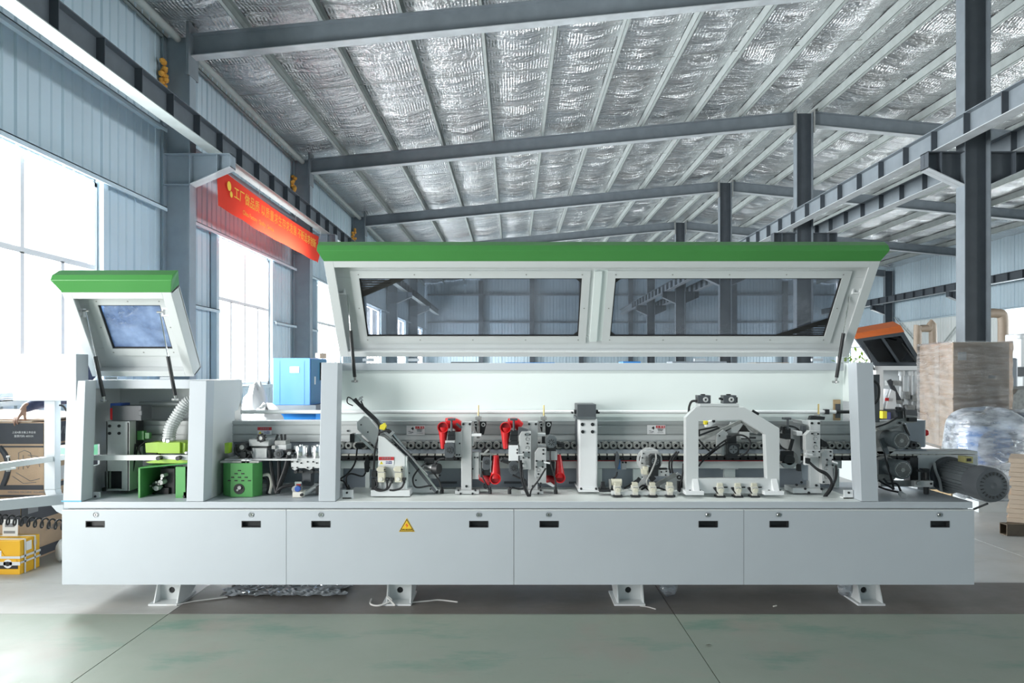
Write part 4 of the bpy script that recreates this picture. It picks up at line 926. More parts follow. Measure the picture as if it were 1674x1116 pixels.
for pts in ([(633, 789, 4.61), (632, 798, 4.60), (626, 801, 4.60), (613, 798, 4.61)], [(639, 789, 4.61), (634, 798, 4.60), (622, 802, 4.59), (612, 800, 4.61)], [(661, 788, 4.61), (656, 797, 4.60), (645, 801, 4.60), (637, 801, 4.60)], [(614, 782, 4.62), (617, 792, 4.61), (612, 798, 4.61)]): cable(pts, ep, .007)
# left hand tracing device
m = MB(); m.pbox(571.5, 709, 579, 723.5, 4.76, 4.84); m.build('tracing_motor', 'black_plastic', EB, bevel=.006)
plate(rect(579, 709, 588, 722), 4.77, 4.84, 'tracing_block', 'white_paint'); m = MB(); m.pbar(584, 710, 617, 741, 4.76, .018, .02); m.build('tracing_arm', 'steel', EB)
bolt(568.5, 704, 4.925, EB, 1.6); m = MB(); m.pbox(581, 724, 594, 732, 4.80, 4.86); m.build('sensor', 'black_plastic', EB, bevel=.002)
cable([(584, 732, 4.78), (580, 757, 4.77), (568, 774, 4.76), (556, 783, 4.76), (562, 787, 4.76), (568, 797, 4.80)], EB, .006); grommet(569, 799, 4.82, EB)
plate(rect(601, 752, 610, 767), 4.88, 4.92, 'sensor_plate', bolts=[(604, 755), (604, 764)], br=1.2); m = MB(); m.pprism([(599, 745), (601, 743), (603, 752), (602, 772), (596, 772), (595, 757)], 4.84, 4.87); m.build('sensor', 'black_plastic', EB, bevel=.003)
cable([(598, 772, 4.84), (592, 778, 4.83), (574, 774, 4.82), (566, 780, 4.82), (567, 797, 4.82)], EB, .006)
# small motor right of the slanted rail
m = MB(); m.pbox(693.5, 749.5, 709, 757.5, 4.74, 4.80); mt = m.build('terminal_box', 'black_plastic', EB, bevel=.003); m = MB(); m.cyl(at(697, 763, 4.78), at(713, 765, 4.74), .030, n=16); m.build('motor_body', 'steel', mt, smooth=True)
m = MB(); m.cyl(at(710, 765.5, 4.735), at(718, 766, 4.715), .040, .036, n=16); m.build('motor_cap', 'black_plastic', mt, smooth=True)
plate(rect(701, 775, 716, 782), 4.74, 4.80, 'motor_foot', parent=mt, bolts=[(719, 776.5)], br=1.8)
cable([(697, 756, 4.73), (684, 767, 4.70), (675, 782, 4.69), (680, 796, 4.70), (700, 794, 4.70), (710, 793, 4.71), (713, 800, 4.72)], EB, .006); cable([(710, 774, 4.71), (718, 786, 4.71), (722, 800, 4.71)], EB, .006); grommet(713, 803, 4.76, EB); grommet(722.5, 803, 4.76, EB)
cable([(727, 749, 4.70), (717, 751, 4.71), (709, 761, 4.72)], EB, .006)
# ---- red dust nozzles
def nozzle(px, py, r, tx0, tx1, ty, Y, parent, up=False, label='red dust extraction nozzle'):
    """round mouth at (px, py), body tapering to the flat slot tx0..tx1 at ty"""
    m = MB(); n = 20; R = r*Y/F; c = at(px, py, Y)
    m.lathe([(R*.86, 0), (R, 0), (R*1.02, .01), (R*.97, .05), (R*.80, .05)], c, 'Y', n, 0, close=True)
    m.lathe([(.001, .018), (R*.86, .018), (R*.86, .02), (.001, .02)], c, 'Y', n, 1)
    # tapered body behind the mouth
    k = 12; vs = []; s_ = 1 if up else -1; z1 = Z(ty, Y)
    for t in (0, .35, .7, 1):
        xa = X(px, Y)-R*.97+(X(tx0, Y)-X(px, Y)+R*.97)*t; xb = X(px, Y)+R*.97+(X(tx1, Y)-X(px, Y)-R*.97)*t
        zz = c[2]+(z1-c[2])*t; d = .06-.035*t
        for i in range(k):
            a = 2*math.pi*i/k; vs.append(((xa+xb)/2+(xb-xa)/2*math.cos(a), Y+.035+d/2*math.sin(a), zz))
    fs = [(j*k+i, j*k+(i+1) % k, (j+1)*k+(i+1) % k, (j+1)*k+i) for j in range(3) for i in range(k)]+[tuple(range(k)), tuple(range(4*k-1, 3*k-1, -1))]
    m.add(vs, fs, 0)
    return m.build('dust_nozzle', ['red_plastic', 'dark_red_plastic'], parent, smooth=True, label=label)
def knob_t(px, py, Y, parent, stem=14, w=6.2):
    m = MB(); m.pbox(px-w, py-1.8, px+w, py+1.8, Y-.02, Y+.02); m.pvcyl(px, py+stem, py, 1.9, Y, 10); return m.build('adjusting_knob', 'charcoal', parent, bevel=.003)
def spring_guide(px, Y, parent, top=662):
    m = MB(); m.pprism([(px-7, 689), (px+13, 689), (px+13, 693), (px+9, 710), (px+2, 711), (px-4, 705), (px-7, 694)], Y+.03, Y+.05, 0); g_ = m.build('spring_guide', 'black_plastic', parent, bevel=.002)
    for a in (px-4, px+8): m = MB(); m.lathe([(.008, 0), (.0145, 0), (.0145, .01), (.008, .01)], at(a, 694, Y+.018), 'Y', 14, close=True); m.build('washer', 'alu_plate', g_)
    m = MB(); m.pvcyl(px, 706, top, 1.3, Y+.01, 8); m.build('threaded_rod', 'brass', g_)
    m = MB(); m.pvcyl(px, 716, 684, 2.6, Y+.01, 10); m.pbox(px-5, 681, px+5, 686.5, Y-.01, Y+.03); m.pvcyl(px, 681, 679, 2.5, Y+.01, 8); m.build('lock_nut', 'dull_steel', g_)
# ---- rough trimming unit
Y = 4.72
tu = plate(rect(754, 689.5, 771, 807.5), Y, Y+.07, 'trimming_unit', 'alu_plate', bolts=[(757.5, 693), (768, 693), (762.5, 794.5), (762.5, 804)], br=2.0, label='first trimming unit with two red dust nozzles')
plate(rect(771, 705, 774.5, 729), Y+.01, Y+.05, 'side_rib', parent=tu); plate(rect(771, 709, 787, 713), Y, Y+.04, 'cross_arm', 'bright_white', parent=tu)
plate(rect(744, 801.5, 783, 807.5), Y-.02, Y+.12, 'base_plate', parent=tu, bolts=[(749.5, 801), (753, 806.5), (777, 801), (772.5, 806.5)], br=1.8)
plate([(744, 706), (752, 706), (755, 703), (755, 747), (744, 747)], Y-.01, Y+.02, 'swivel_plate', parent=tu, bolts=[(751.5, 724.5), (747, 743), (751, 743)], br=1.4)
nozzle(723.8, 698.5, 9, 720, 726.5, 734, Y-.05, tu)
m = MB(); m.ptube([(729, 692, Y+.03), (740, 691, Y+.04), (750, 696, Y+.05), (753, 704, Y+.06)], .038, 12); m.build('dust_duct', 'red_plastic', tu, smooth=True)
m = MB(); m.pbar(746, 692, 754, 699, Y, .015, .02); m.build('clamp_lever', 'charcoal', tu)
knob_t(738, 685.5, Y-.05, tu, 20); m = MB(); m.pbox(732, 705, 743, 711, Y-.06, Y, 0); m.pbox(731.5, 711, 743, 720, Y-.055, Y, 0); m.pbox(728, 720, 743, 724, Y-.065, Y, 1); m.build('slide_block', ['black_plastic', 'alu_plate'], tu, bevel=.002)
fan_motor(726.5, 723.5, 742.5, 748, Y-.08, Y+.02, tu, 'charcoal', .48); m = MB(); m.pbox(728, 746, 742, 752, Y-.07, Y); m.build('motor_foot', 'black_plastic', tu, bevel=.002)
spring_guide(782, 4.80, tu)
plate([(772, 739), (783, 739), (783, 783), (772, 783)], Y+.02, Y+.06, 'lower_plate', parent=tu, bolts=[(776, 747.5), (780.5, 747.5), (773, 766)], br=1.3)
fan_motor(789, 747, 801, 768, Y-.03, Y+.06, tu, 'charcoal', .4); m = MB(); m.pbox(787, 736, 800, 742, Y, Y+.05, 0); m.pbox(789.5, 766, 801, 777, Y-.02, Y+.05, 0); m.build('motor_bracket', ['black_plastic'], tu, bevel=.002)
m = MB(); m.pbox(784, 740, 786, 780, Y, Y+.02, 0); m.pbox(801, 740, 803, 772, Y-.03, Y, 0); m.build('guide_strip', ['steel'], tu)
nozzle(809.6, 782.5, 9.2, 805.5, 815, 745, Y-.04, tu, True)
m = MB(); m.ptube([(803, 786, Y+.02), (794, 782, Y+.03), (786, 777, Y+.05)], .034, 12); m.build('dust_duct', 'dark_red_plastic', tu, smooth=True)
m = MB(); m.pbox(786, 740, 801, 743, Y-.01, Y+.03, 0); m.pbar(792, 740, 799, 734, Y-.02, .012, .012, 0); m.build('copying_shoe', 'dull_steel', tu)
cable([(787, 755, Y-.02), (788, 776, Y-.03), (794, 790, Y-.03), (800, 800, Y-.02)], tu, .005); grommet(801, 803, 4.74, EB); m = MB(); m.pcyl(794, 795, 4, 4.76, 4.82, 10); m.build('hose_joint', 'black_plastic', tu)
# ---- fine trimming unit
Y = 4.74
ft = plate(rect(863.5, 689, 879, 807), Y, Y+.06, 'trimming_unit', 'alu_plate', bolts=[(865, 693), (876, 693), (871, 794.5), (871, 804)], br=2.0, label='second trimming unit with fan motors and red nozzles')
plate(rect(852, 801, 888, 807.5), Y-.03, Y+.12, 'base_plate', parent=ft, bolts=[(858, 794), (880, 806), (883, 795), (884, 801)], br=1.8); plate(rect(879, 708, 892, 713), Y+.0, Y+.04, 'cross_arm', 'bright_white', parent=ft)
up_ = plate([(853, 705), (868, 705), (868, 767), (851, 767), (849, 748), (849, 712)], Y-.10, Y-.06, 'upper_head', parent=ft, bolts=[(859, 710), (866.5, 710), (862, 724.5), (855.5, 739), (864.5, 739), (855.5, 748), (864.5, 748), (854, 757.5), (854, 764.5)], br=1.4)
for py in (717.5, 731.5): MB().lathe([(.010, -.002), (.012, -.004), (.013, 0), (.010, .002)], at(862, py, Y-.10), 'Y', 16, close=True).build('adjusting_dial', 'steel', up_)
m = MB(); m.pcyl(861, 710, 3, Y-.106, Y-.10, 12); m.pcyl(860, 743, 4.5, Y-.112, Y-.10, 8); m.build('cylinder_cap', 'steel', up_)
m = MB(); m.pbar(845, 743, 856, 743, Y-.12, .008, .008); m.pcyl(846, 740, 1.8, Y-.11, Y-.10, 8); m.pcyl(846, 735, 1.8, Y-.11, Y-.10, 8); m.build('air_fitting', 'bright_white', up_)
MB().pprism([(847.5, 698), (851, 698), (864, 702), (862, 705), (852, 705), (849, 710), (847, 710)], Y-.09, Y-.05).build('head_cover', 'charcoal', ft, bevel=.002)
lo_ = plate([(880, 732), (893, 732), (893, 790), (881, 790), (874, 779), (874, 740)], Y-.09, Y-.05, 'lower_head', parent=ft, bolts=[(888, 735), (888, 741.5), (877, 753), (887, 753), (877, 763), (887, 763), (880, 774.5), (884, 789.5), (877, 789.5)], br=1.5)
for py in (768, 782): MB().lathe([(.010, -.002), (.012, -.004), (.013, 0), (.010, .002)], at(880, py, Y-.09), 'Y', 16, close=True).build('adjusting_dial', 'steel', lo_)
m = MB(); m.pcyl(882, 758, 5, Y-.102, Y-.09, 12); m.build('cylinder_cap', 'steel', lo_)
m = MB(); m.pbar(889, 755, 899, 757, Y-.11, .010, .010); m.build('air_fitting', 'bright_white', lo_)
nozzle(826.5, 699, 9.2, 822.5, 829.5, 734, Y-.07, ft)
m = MB(); m.ptube([(832, 692, Y+.02), (842, 691, Y+.03), (850, 697, Y+.04)], .036, 12); m.build('dust_duct', 'red_plastic', ft, smooth=True)
knob_t(839.8, 685.5, Y-.06, ft, 20); m = MB(); m.pbox(834, 704, 848, 711, Y-.07, Y, 0); m.pbox(833, 711, 847, 720, Y-.06, Y, 0); m.pprism([(832, 724), (838, 720), (846, 720), (848, 724), (845, 729), (833, 729)], Y-.06, Y, 0); m.build('slide_block', ['black_plastic'], ft, bevel=.003)
plate(rect(831.5, 728.5, 847.5, 753), Y-.11, Y-.02, 'white_cover', 'bright_white', parent=ft)
fan_motor(832, 753, 847.5, 775, Y-.10, Y-.02, ft, 'charcoal', .56, cut=.3); m = MB(); m.cyl(at(832, 754, Y-.06), at(822, 751, Y-.06), .020, n=10); m.cyl(at(822, 749, Y-.06), at(818, 753, Y-.06), .016, n=8); m.build('cable_gland', 'black_plastic', ft, smooth=True)
spring_guide(889, 4.80, ft)
m = MB(); m.pbox(879, 726, 893, 730, Y-.03, Y+.02, 0); m.pbox(886, 714, 891, 724, Y, Y+.03, 1); m.build('copying_shoe', ['alu_plate', 'black_plastic'], ft)
fan_motor(892.5, 711.5, 910, 732, Y-.08, Y+.0, ft, 'motor_grey', .55, cut=.3); m = MB(); m.pbox(894, 729, 909, 737, Y-.07, Y, 0); m.pbox(893, 737, 911, 752, Y-.04, Y+.03, 1); m.cyl(at(910, 723, Y-.04), at(921, 727, Y-.03), .012, n=8, mi=0); m.pbox(913, 724, 923, 731, Y-.05, Y-.02, 0); m.build('motor_bracket', ['black_plastic', 'alu_plate'], ft, bevel=.002)
nozzle(915.8, 781, 8.6, 910.5, 917.5, 744, Y-.04, ft, True)
m = MB(); m.ptube([(907, 786, Y+.02), (899, 784, Y+.03), (893, 779, Y+.05)], .034, 12); m.build('dust_duct', 'dark_red_plastic', ft, smooth=True)
m = MB(); m.pbox(893, 755, 907, 777, Y-.02, Y+.05); m.build('motor', 'black_plastic', ft, bevel=.003)
m = MB(); m.pprism([(893, 790), (900, 788), (907, 794), (904, 796)], Y-.02, Y+.02); m.build('dust_flap', 'bright_white', ft)
for pts in ([(850, 752, Y-.13), (852, 780, Y-.13), (858, 800, Y-.12), (864, 813, Y-.10)], [(852, 752, Y-.12), (855, 780, Y-.13), (861, 800, Y-.12), (866, 813, Y-.10)], [(866, 813, Y-.10), (869, 800, Y-.11), (880, 785, Y-.12), (892, 765, Y-.12)], [(838, 776, Y-.08), (848, 781, Y-.09), (858, 784, Y-.09), (861, 793, Y-.08)], [(899, 737, Y-.09), (900, 755, Y-.09), (904, 770, Y-.09), (908, 785, Y-.08), (908.5, 798, Y-.07)], [(834, 800, Y-.02), (838, 797, Y-.02), (848, 799, Y-.02), (857, 798, Y-.02)]):
    cable(pts, ft, .006)
grommet(833, 803, 4.74, EB); grommet(908.5, 803, 4.74, EB)
# ---- cream column with grey drive box
Y = 4.75
cc_ = plate(rect(946, 684.5, 977, 799), Y, Y+.20, 'drive_column', 'bright_white', bevel=.012, bolts=[(952, 693.5), (968.5, 693.5), (952.5, 705.5), (968.5, 705.5)], br=2.8, label='smooth white column with four dark bolt holes')
plate([(944, 799), (979, 799), (982, 804), (946, 804)], Y-.04, Y+.22, 'base_plate', 'bright_white', parent=cc_, bolts=[(950, 798.5), (974.5, 798.5)], br=2.0)
m = MB(); m.pbox(943.5, 660.5, 974.5, 685, Y-.03, Y+.18, 0); db = m.build('drive_box', 'charcoal', cc_, bevel=.003, label='dark grey drive box on the column'); m = MB(); m.pbox(941.5, 681, 974, 685.5, Y-.035, Y+.18); m.build('box_lip', 'motor_grey', db)
m = MB(); m.pbox(939.5, 670, 944, 676, Y+.03, Y+.1); m.pcyl(936, 674.5, 1.6, Y+.02, Y+.08, 8); m.pbox(974, 670, 978, 676, Y+.03, Y+.1); m.pcyl(979, 674.5, 1.6, Y+.02, Y+.08, 8); m.build('side_bolt', 'black_plastic', db)
MB().pbox(941.5, 685, 944, 728, Y+.1, Y+.2).build('cable_duct', 'charcoal', cc_)
# ---- polishing / cutting assembly between column and portal
m = MB(); m.pprism([(1008.5, 738), (1010, 738), (1013, 746), (1012, 758), (1008, 772), (1006, 760), (1006.5, 748)], 4.84, 4.87); m.build('sensor', 'charcoal', EB, bevel=.004); cable([(1009, 771, 4.84), (1007, 778, 4.83), (1001, 783, 4.82)], EB, .006)
MB().pprism([(1010, 745), (1014, 744), (1014.5, 767), (1010, 767)], 4.87, 4.89).build('sensor_plate', 'compressor_blue', EB); plate(rect(1016, 748, 1024, 767), 4.9, 4.93, 'sensor_bracket', 'white_paint', bolts=[(1018, 755.5), (1023, 755.5)], br=1.6)
m = MB(); m.cyl(at(999, 788, 4.70), at(1016, 788, 4.70), .024, n=18); m.build('felt_roller', 'beige_plastic', EB, smooth=True); MB().pbox(997, 785, 999, 804, 4.68, 4.74).build('roller_bracket', 'dull_steel', EB)
m = MB(); m.pbox(979.5, 800, 1004, 804, 4.66, 4.74); m.pcyl(986, 798, 5, 4.68, 4.72, 8); m.pbox(983, 788, 989, 798, 4.69, 4.72); m.build('air_fitting', 'black_plastic', EB, bevel=.002)
m = MB(); m.pbar(1020, 798, 1044, 783, 4.68, .012, .014); m.pbar(1040, 789, 1046, 781, 4.67, .022, .02); m.build('pneumatic_cylinder', 'black_plastic', EB)
Y = 4.72
pa_ = plate([(1050, 737), (1076, 736), (1078, 745), (1058, 748), (1057, 766), (1062, 772), (1066, 781), (1057, 785), (1050, 778), (1046, 757)], Y, Y+.03, 'corner_unit', 'alu_plate', bolts=[(1052, 741), (1050, 748), (1049.5, 757), (1052, 766)], br=1.2)
m = MB(); m.lathe([(.075, 0), (.088, 0), (.088, .02), (.075, .02)], at(1062, 752, Y+.03), 'Y', 24, close=True); m.build('guard_ring', 'alu_plate', pa_)
fan_motor(1063, 743, 1080, 765, Y-.07, Y+.03, pa_, 'black_plastic', .5); m = MB(); m.pbox(1056, 745, 1062, 760, Y-.02, Y+.03, 0)
for k in range(6): m.pbox(1055, 746+2.6*k, 1062, 747+2.6*k, Y-.03, Y, 1)
m.build('motor_fins', ['dull_steel', 'steel'], pa_)
m = MB(); m.pbox(1053, 763, 1060, 776, Y-.05, Y, 0); m.pbox(1050, 768, 1058, 775, Y-.06, Y, 0); m.build('air_valve', 'beige_plastic', pa_, bevel=.002)
m = MB(); m.pbox(1064, 765, 1076, 778, Y-.05, Y+.03); m.pprism([(1060, 780), (1068, 776), (1073, 782), (1066, 788)], Y-.05, Y); m.pbox(1078, 765, 1091, 768, Y-.03, Y); m.build('spindle', 'black_plastic', pa_, bevel=.002)
plate(rect(1076, 768, 1094, 778), Y-.04, Y+.02, 'clamp_block', parent=pa_, bolts=[(1081, 771), (1089, 770), (1088, 776)], br=1.3)
cable([(1072, 741, Y-.08), (1072, 752, Y-.10), (1064, 772, Y-.10), (1057, 786, Y-.09), (1060, 796, Y-.08)], pa_, .006, 'dull_steel')
for dx in (0, 4): cable([(1106+dx, 738, 4.76), (1096+dx, 750, 4.74), (1094+dx, 762, 4.72), (1096+dx, 773, 4.70)], EB, .006)
m = MB(); m.pbar(1066, 796, 1105, 775, 4.76, .026, .02, 0); m.pbar(1048, 800, 1060, 793, 4.72, .012, .012, 1); m.build('slide_rail', ['dull_steel', 'black_plastic'], EB)
plate([(1020, 806), (1056, 778), (1062, 781), (1050, 796), (1080, 806)], 4.80, 4.82, 'rail_gusset', 'white_paint'); plate([(1080, 792), (1108, 772), (1118, 778), (1118, 800), (1080, 802)], 4.80, 4.82, 'rail_gusset', 'white_paint')
m = MB(); m.lathe([(.008, 0), (.016, 0), (.016, .01), (.008, .01)], at(1110.5, 780, 4.74), 'Y', 14, close=True); m.pbox(1109, 787, 1116, 803, 4.70, 4.74); m.build('hose_junction', 'black_plastic', EB)
for pts in ([(1117, 757, 4.71), (1116, 775, 4.70), (1112, 795, 4.69)], [(1117, 770, 4.70), (1113, 788, 4.69), (1111, 804, 4.68)], [(1042, 800, 4.68), (1052, 793, 4.67), (1060, 800, 4.67), (1075, 797, 4.68), (1090, 802, 4.68)]): cable(pts, EB, .006)
# ---- rows of beige valves on the table
_v = []
def table_valve(px, py, arm):
    Y = 4.60
    if not _v:
        m = MB(); m.pprism([(px-6, py-6), (px+5, py-6), (px+6.5, py), (px+4, py+6), (px-3, py+6), (px-6, py+1)], Y, Y+.05, 0); m.pbox(px-4.5, py-11, px+4, py-6, Y, Y+.045, 1); m.pcyl(px+1, py+1, 3.6, Y-.014, Y, 12, 1); m.pbox(px-4, py+6, px+4.5, py+11, Y, Y+.05, 0); m.pbar(px-4, py-3, px+4, py-4, Y-.002, .004, .006, 2)
        v = m.build('air_valve', ['cream_plastic', 'beige_plastic', 'dull_steel'], EB, bevel=.002, label='small beige pneumatic valve')
        q_ = MB(); q_.pbox(px-7, py+9.5, px+8, py+12, Y-.01, Y+.05); f_ = q_.build('valve_foot', 'black_plastic', v)
        _v.append((v, f_, Vector(ORG[v]), Vector(ORG[f_]), px, py))
    else:
        s_, f0, c0_, c1_, qx, qy = _v[0]; d = Vector((X(px, Y)-X(qx, Y), 0, Z(py, Y)-Z(qy, Y))); v = again(s_, c0_+d, EB); again(f0, c1_+d, v)
    if arm:
        m = MB(); m.pbar(px-12, py-4, px+11, py-5, Y+.02, .008, .010); m.pbar(px-11, py-4, px-4, py+5, Y+.01, .012, .012); m.build('valve_lever', 'black_plastic', v)
for px in (1010, 1039, 1067.5, 1096): table_valve(px, 800, False)
for px in (1178, 1207, 1234): table_valve(px, 801, True)
m = MB(); m.pbox(1000, 803, 1106, 809, 4.62, 4.66); m.build('valve_rail', 'white_paint', EB, bevel=.002)
# ---- portal frame
m = MB(); Y = 4.62
m.ring([at(*p, Y) for p in ((1121, 806), (1121, 682), (1137.6, 665), (1216.5, 665), (1274.7, 700), (1274.7, 806))], [at(*p, Y) for p in ((1142, 782), (1142, 686.5), (1150, 686.5), (1213, 686.5), (1251, 710), (1254, 782))], (0, .06, 0))
pf = m.build('portal_frame', 'white_paint', EB, bevel=.003, label='white portal frame with a chamfered right shoulder')
MB().pbox(1144, 659.6, 1208.5, 664.6, Y, Y+.10).build('top_plate', 'white_paint', pf, bevel=.002)
for a in (1141, 1183):
    m = MB(); m.pbox(a, 646, a+21, 659.4, Y+.01, Y+.08, 0); m.pbox(a+6, 644, a+12, 646, Y+.03, Y+.06, 2); m.lathe([(.007, -.008), (.017, -.008), (.019, 0), (.007, .002)], at(a+12.5, 653, Y+.01), 'Y', 16, 1, close=True); m.pcyl(a+12.5, 653, 1.8, Y+.004, Y+.012, 8, 2); m.pbox(a-1 if a < 1150 else a+21, 649, a if a < 1150 else a+23, 658, Y+.02, Y+.06, 2)
    m.build('indicator_box', ['charcoal', 'alu_plate', 'black_plastic'], pf, bevel=.002)
m = MB(); m.pbar(1178, 652, 1183, 653, Y+.03, .012, .012); m.pcyl(1178, 651.5, 2, Y+.01, Y+.03, 8); m.build('plug', 'black_plastic', pf)
cable([(1140, 655, Y+.03), (1131, 656, Y+.04), (1127, 664, Y+.06), (1126, 673, Y+.08)], pf, .008)
for (a, b2), (c, d) in (((1121, 1151), (1131.5, 1141)), ((1250, 1282), (1260.5, 1270))):
    m = MB(); m.pbox(a, 803, b2, 809, Y-.06, Y+.1); ft_ = m.build('frame_foot', 'bright_white', pf, bevel=.002); m = MB(); m.prism([at(c, 782, Y), at(c, 803, Y), (X(c, Y), Y-.055, Z(803, Y))], ((d-c)*Y/F, 0, 0)); m.build('foot_rib', 'bright_white', pf, bevel=.002)
    bolt(a+7, 802.5, Y-.02, pf, 2.4); bolt(b2-7, 802.5, Y-.02, pf, 2.4)
Y = 4.80
sp = plate([(1172, 710), (1182, 702), (1190, 708), (1190, 740), (1172, 740)], Y, Y+.03, 'scraper_unit', 'alu_plate', bolts=[(1176, 712), (1175, 730), (1186, 722)], br=1.2)
fan_motor(1189.5, 725, 1208.5, 744, Y-.06, Y+.02, sp, 'black_plastic', .5, 4, cut=.06); m = MB(); m.pbox(1188, 743, 1206, 749, Y-.05, Y); m.pbox(1190, 712, 1204, 725, Y-.03, Y+.02); m.build('motor_bracket', 'black_plastic', sp, bevel=.002)
plate([(1182, 725), (1190, 725), (1190, 744), (1180, 744)], Y-.02, Y+.01, 'slide_plate', 'steel', parent=sp)
m = MB(); m.pbar(1142, 720, 1212, 688, Y+.02, .022, .02, 0); m.pbar(1212, 688, 1238, 708, Y+.02, .02, .02, 0); m.pbar(1142, 712, 1176, 699, Y+.03, .012, .012, 1); m.build('link_arm', ['dull_steel', 'black_plastic'], sp)
m = MB(); m.pprism([(1195, 690), (1212, 690), (1238, 707), (1188, 707)], Y+.06, Y+.08, 0); m.pprism([(1207, 706), (1226, 706), (1216, 693)], Y+.05, Y+.06, 1); m.pprism([(1186, 706), (1196, 700), (1190, 694)], Y+.05, Y+.06, 1); m.build('triangle_plate', ['white_paint', 'ink_black'], sp)
m = MB(); m.pbox(1210, 706, 1225, 718, Y, Y+.03, 0); m.pbox(1226, 714, 1236, 717, Y, Y+.02, 1); m.pbox(1212, 716, 1222, 718, Y-.01, Y, 1); m.build('cylinder_block', ['alu_plate', 'black_plastic'], sp, bevel=.002)
m = MB(); m.pbox(1152, 688, 1158, 694, Y, Y+.04, 1); m.pprism([(1156, 690), (1166, 686), (1170, 692), (1160, 698), (1154, 698)], Y, Y+.05, 0); m.pcyl(1167, 688, 2.6, Y-.01, Y, 8, 2); m.build('nozzle_fitting', ['bright_white', 'yellow_bright', 'black_plastic'], sp, bevel=.002)
for pts in ([(1142, 751, 4.74), (1160, 740, 4.72), (1182, 722, 4.71), (1205, 711, 4.72), (1220, 714, 4.73), (1227, 724, 4.73), (1220, 740, 4.73), (1206, 747, 4.73)], [(1142, 762, 4.74), (1150, 752, 4.73), (1172, 734, 4.72), (1190, 722, 4.73)], [(1142, 703, 4.76), (1158, 700, 4.75), (1173, 697, 4.76)], [(1142, 718, 4.78), (1152, 730, 4.77), (1160, 737, 4.78)], [(1143, 702, 4.76), (1143, 712, 4.76)]): cable(pts, sp, .006)
m = MB(); m.pbar(1230, 671, 1240, 677, 4.80, .016, .016); m.build('stop_pin', 'black_plastic', EB)
# ---- buffing / profile trimming unit at the right
Y = 4.76
m = MB(); m.lathe([(.001, 0), (.078, 0), (.084, .006), (.084, .03), (.001, .03)], at(1291, 716, 4.80), 'Y', 28); bw = m.build('wheel_cover', 'alu_plate', EB, smooth=True)
m = MB(); m.lathe([(.084, -.004), (.090, -.004), (.090, .032), (.084, .032)], at(1291, 716, 4.80), 'Y', 28, close=True); m.build('cover_rim', 'black_plastic', bw)
knob_t(1287.8, 684, 4.70, bw, 18); m = MB(); m.pbox(1284, 700, 1293, 718, 4.70, 4.76, 0); m.pbox(1279, 709, 1292, 717, 4.69, 4.75, 0); m.pbar(1296, 717, 1291, 736, 4.72, .02, .02, 0); m.pbox(1281, 697, 1290, 704, 4.72, 4.78, 0); m.build('slide_block', ['black_plastic'], bw, bevel=.003)
pg = plate([(1292, 701), (1303, 705), (1309, 706), (1309, 758), (1303, 758), (1292, 735)], 4.77, 4.79, 'side_plate', 'alu_plate'); m = MB(); m.lathe([(.001, 0), (.058, 0), (.062, .006), (.062, .04), (.001, .04)], at(1291, 751, 4.74), 'Y', 24); cw = m.build('cutter_guard', 'dull_steel', EB, smooth=True)
m = MB(); m.pprism([(1278, 737), (1298, 737), (1298, 754), (1276, 754)], 4.71, 4.74); m.pcyl(1291, 752, 9, 4.70, 4.74, 16); m.build('cutter_motor', 'black_plastic', cw, bevel=.004)
m = MB(); m.pprism([(1277, 757), (1304, 757), (1297, 765), (1284, 765)], 4.70, 4.74); m.build('guard_lip', 'steel', cw)
Y = 4.72
pt = plate(rect(1324, 687, 1341, 806), Y, Y+.06, 'profile_unit', 'white_paint', bolts=[(1327, 691.5), (1338, 691.5), (1334, 793), (1334, 802.5)], br=2.0, label='right hand profiling unit with two chamfered heads')
h1 = plate([(1324, 704), (1341, 704), (1341, 736), (1317, 736), (1317, 711)], Y-.08, Y-.03, 'upper_head', parent=pt, bolts=[(1327, 708.5), (1337, 709), (1331.5, 723)], br=1.4)
for py in (709, 716.5, 730): MB().lathe([(.011, -.002), (.0125, -.004), (.0135, 0), (.011, .002)], at(1332, py, Y-.08), 'Y', 16, close=True).build('adjusting_dial', 'steel', h1)
plate(rect(1319, 736, 1341, 747), Y-.09, Y-.03, 'cylinder_block', parent=pt, bolts=[(1329, 738), (1339, 738), (1339, 747)], br=1.3); m = MB(); m.pbar(1316, 741, 1328, 743, Y-.10, .010, .012); m.build('air_fitting', 'bright_white', pt)
h2 = plate([(1349, 735), (1362, 735), (1362, 791), (1344, 791), (1343, 741)], Y-.05, Y, 'lower_head', parent=pt, bolts=[(1357.5, 738), (1357.5, 744.5), (1351.5, 751), (1361, 751), (1351, 760), (1361, 760), (1346, 787.5)], br=1.5)
for py in (765, 779): MB().lathe([(.011, -.002), (.0125, -.004), (.0135, 0), (.011, .002)], at(1350, py, Y-.05), 'Y', 16, close=True).build('adjusting_dial', 'steel', h2)
m = MB(); m.pcyl(1356, 756, 4, Y-.062, Y-.05, 10); m.build('cylinder_cap', 'steel', h2); m = MB(); m.pbar(1361, 754, 1369, 757, Y-.07, .012, .012); m.build('air_fitting', 'bright_white', h2)
m = MB(); m.pbox(1348, 785, 1356, 792, Y-.03, Y+.04); m.build('shaft_nut', 'black_plastic', h2, bevel=.002)
plate(rect(1303, 705, 1312, 712), Y-.02, Y+.06, 'arm_block', 'bright_white', parent=pt); plate(rect(1312, 696, 1318, 731), Y, Y+.04, 'slide_rail', 'charcoal', parent=pt); plate([(1310, 687), (1324, 688), (1324, 695), (1313, 693)], Y+.03, Y+.2, 'top_bridge', 'white_paint', parent=pt)
plate(rect(1297, 798, 1344, 806), Y-.02, Y+.14, 'base_plate', 'white_paint', parent=pt, bolts=[(1302, 792), (1310, 788), (1316, 798.5), (1322, 805), (1343, 799)], br=2.0)
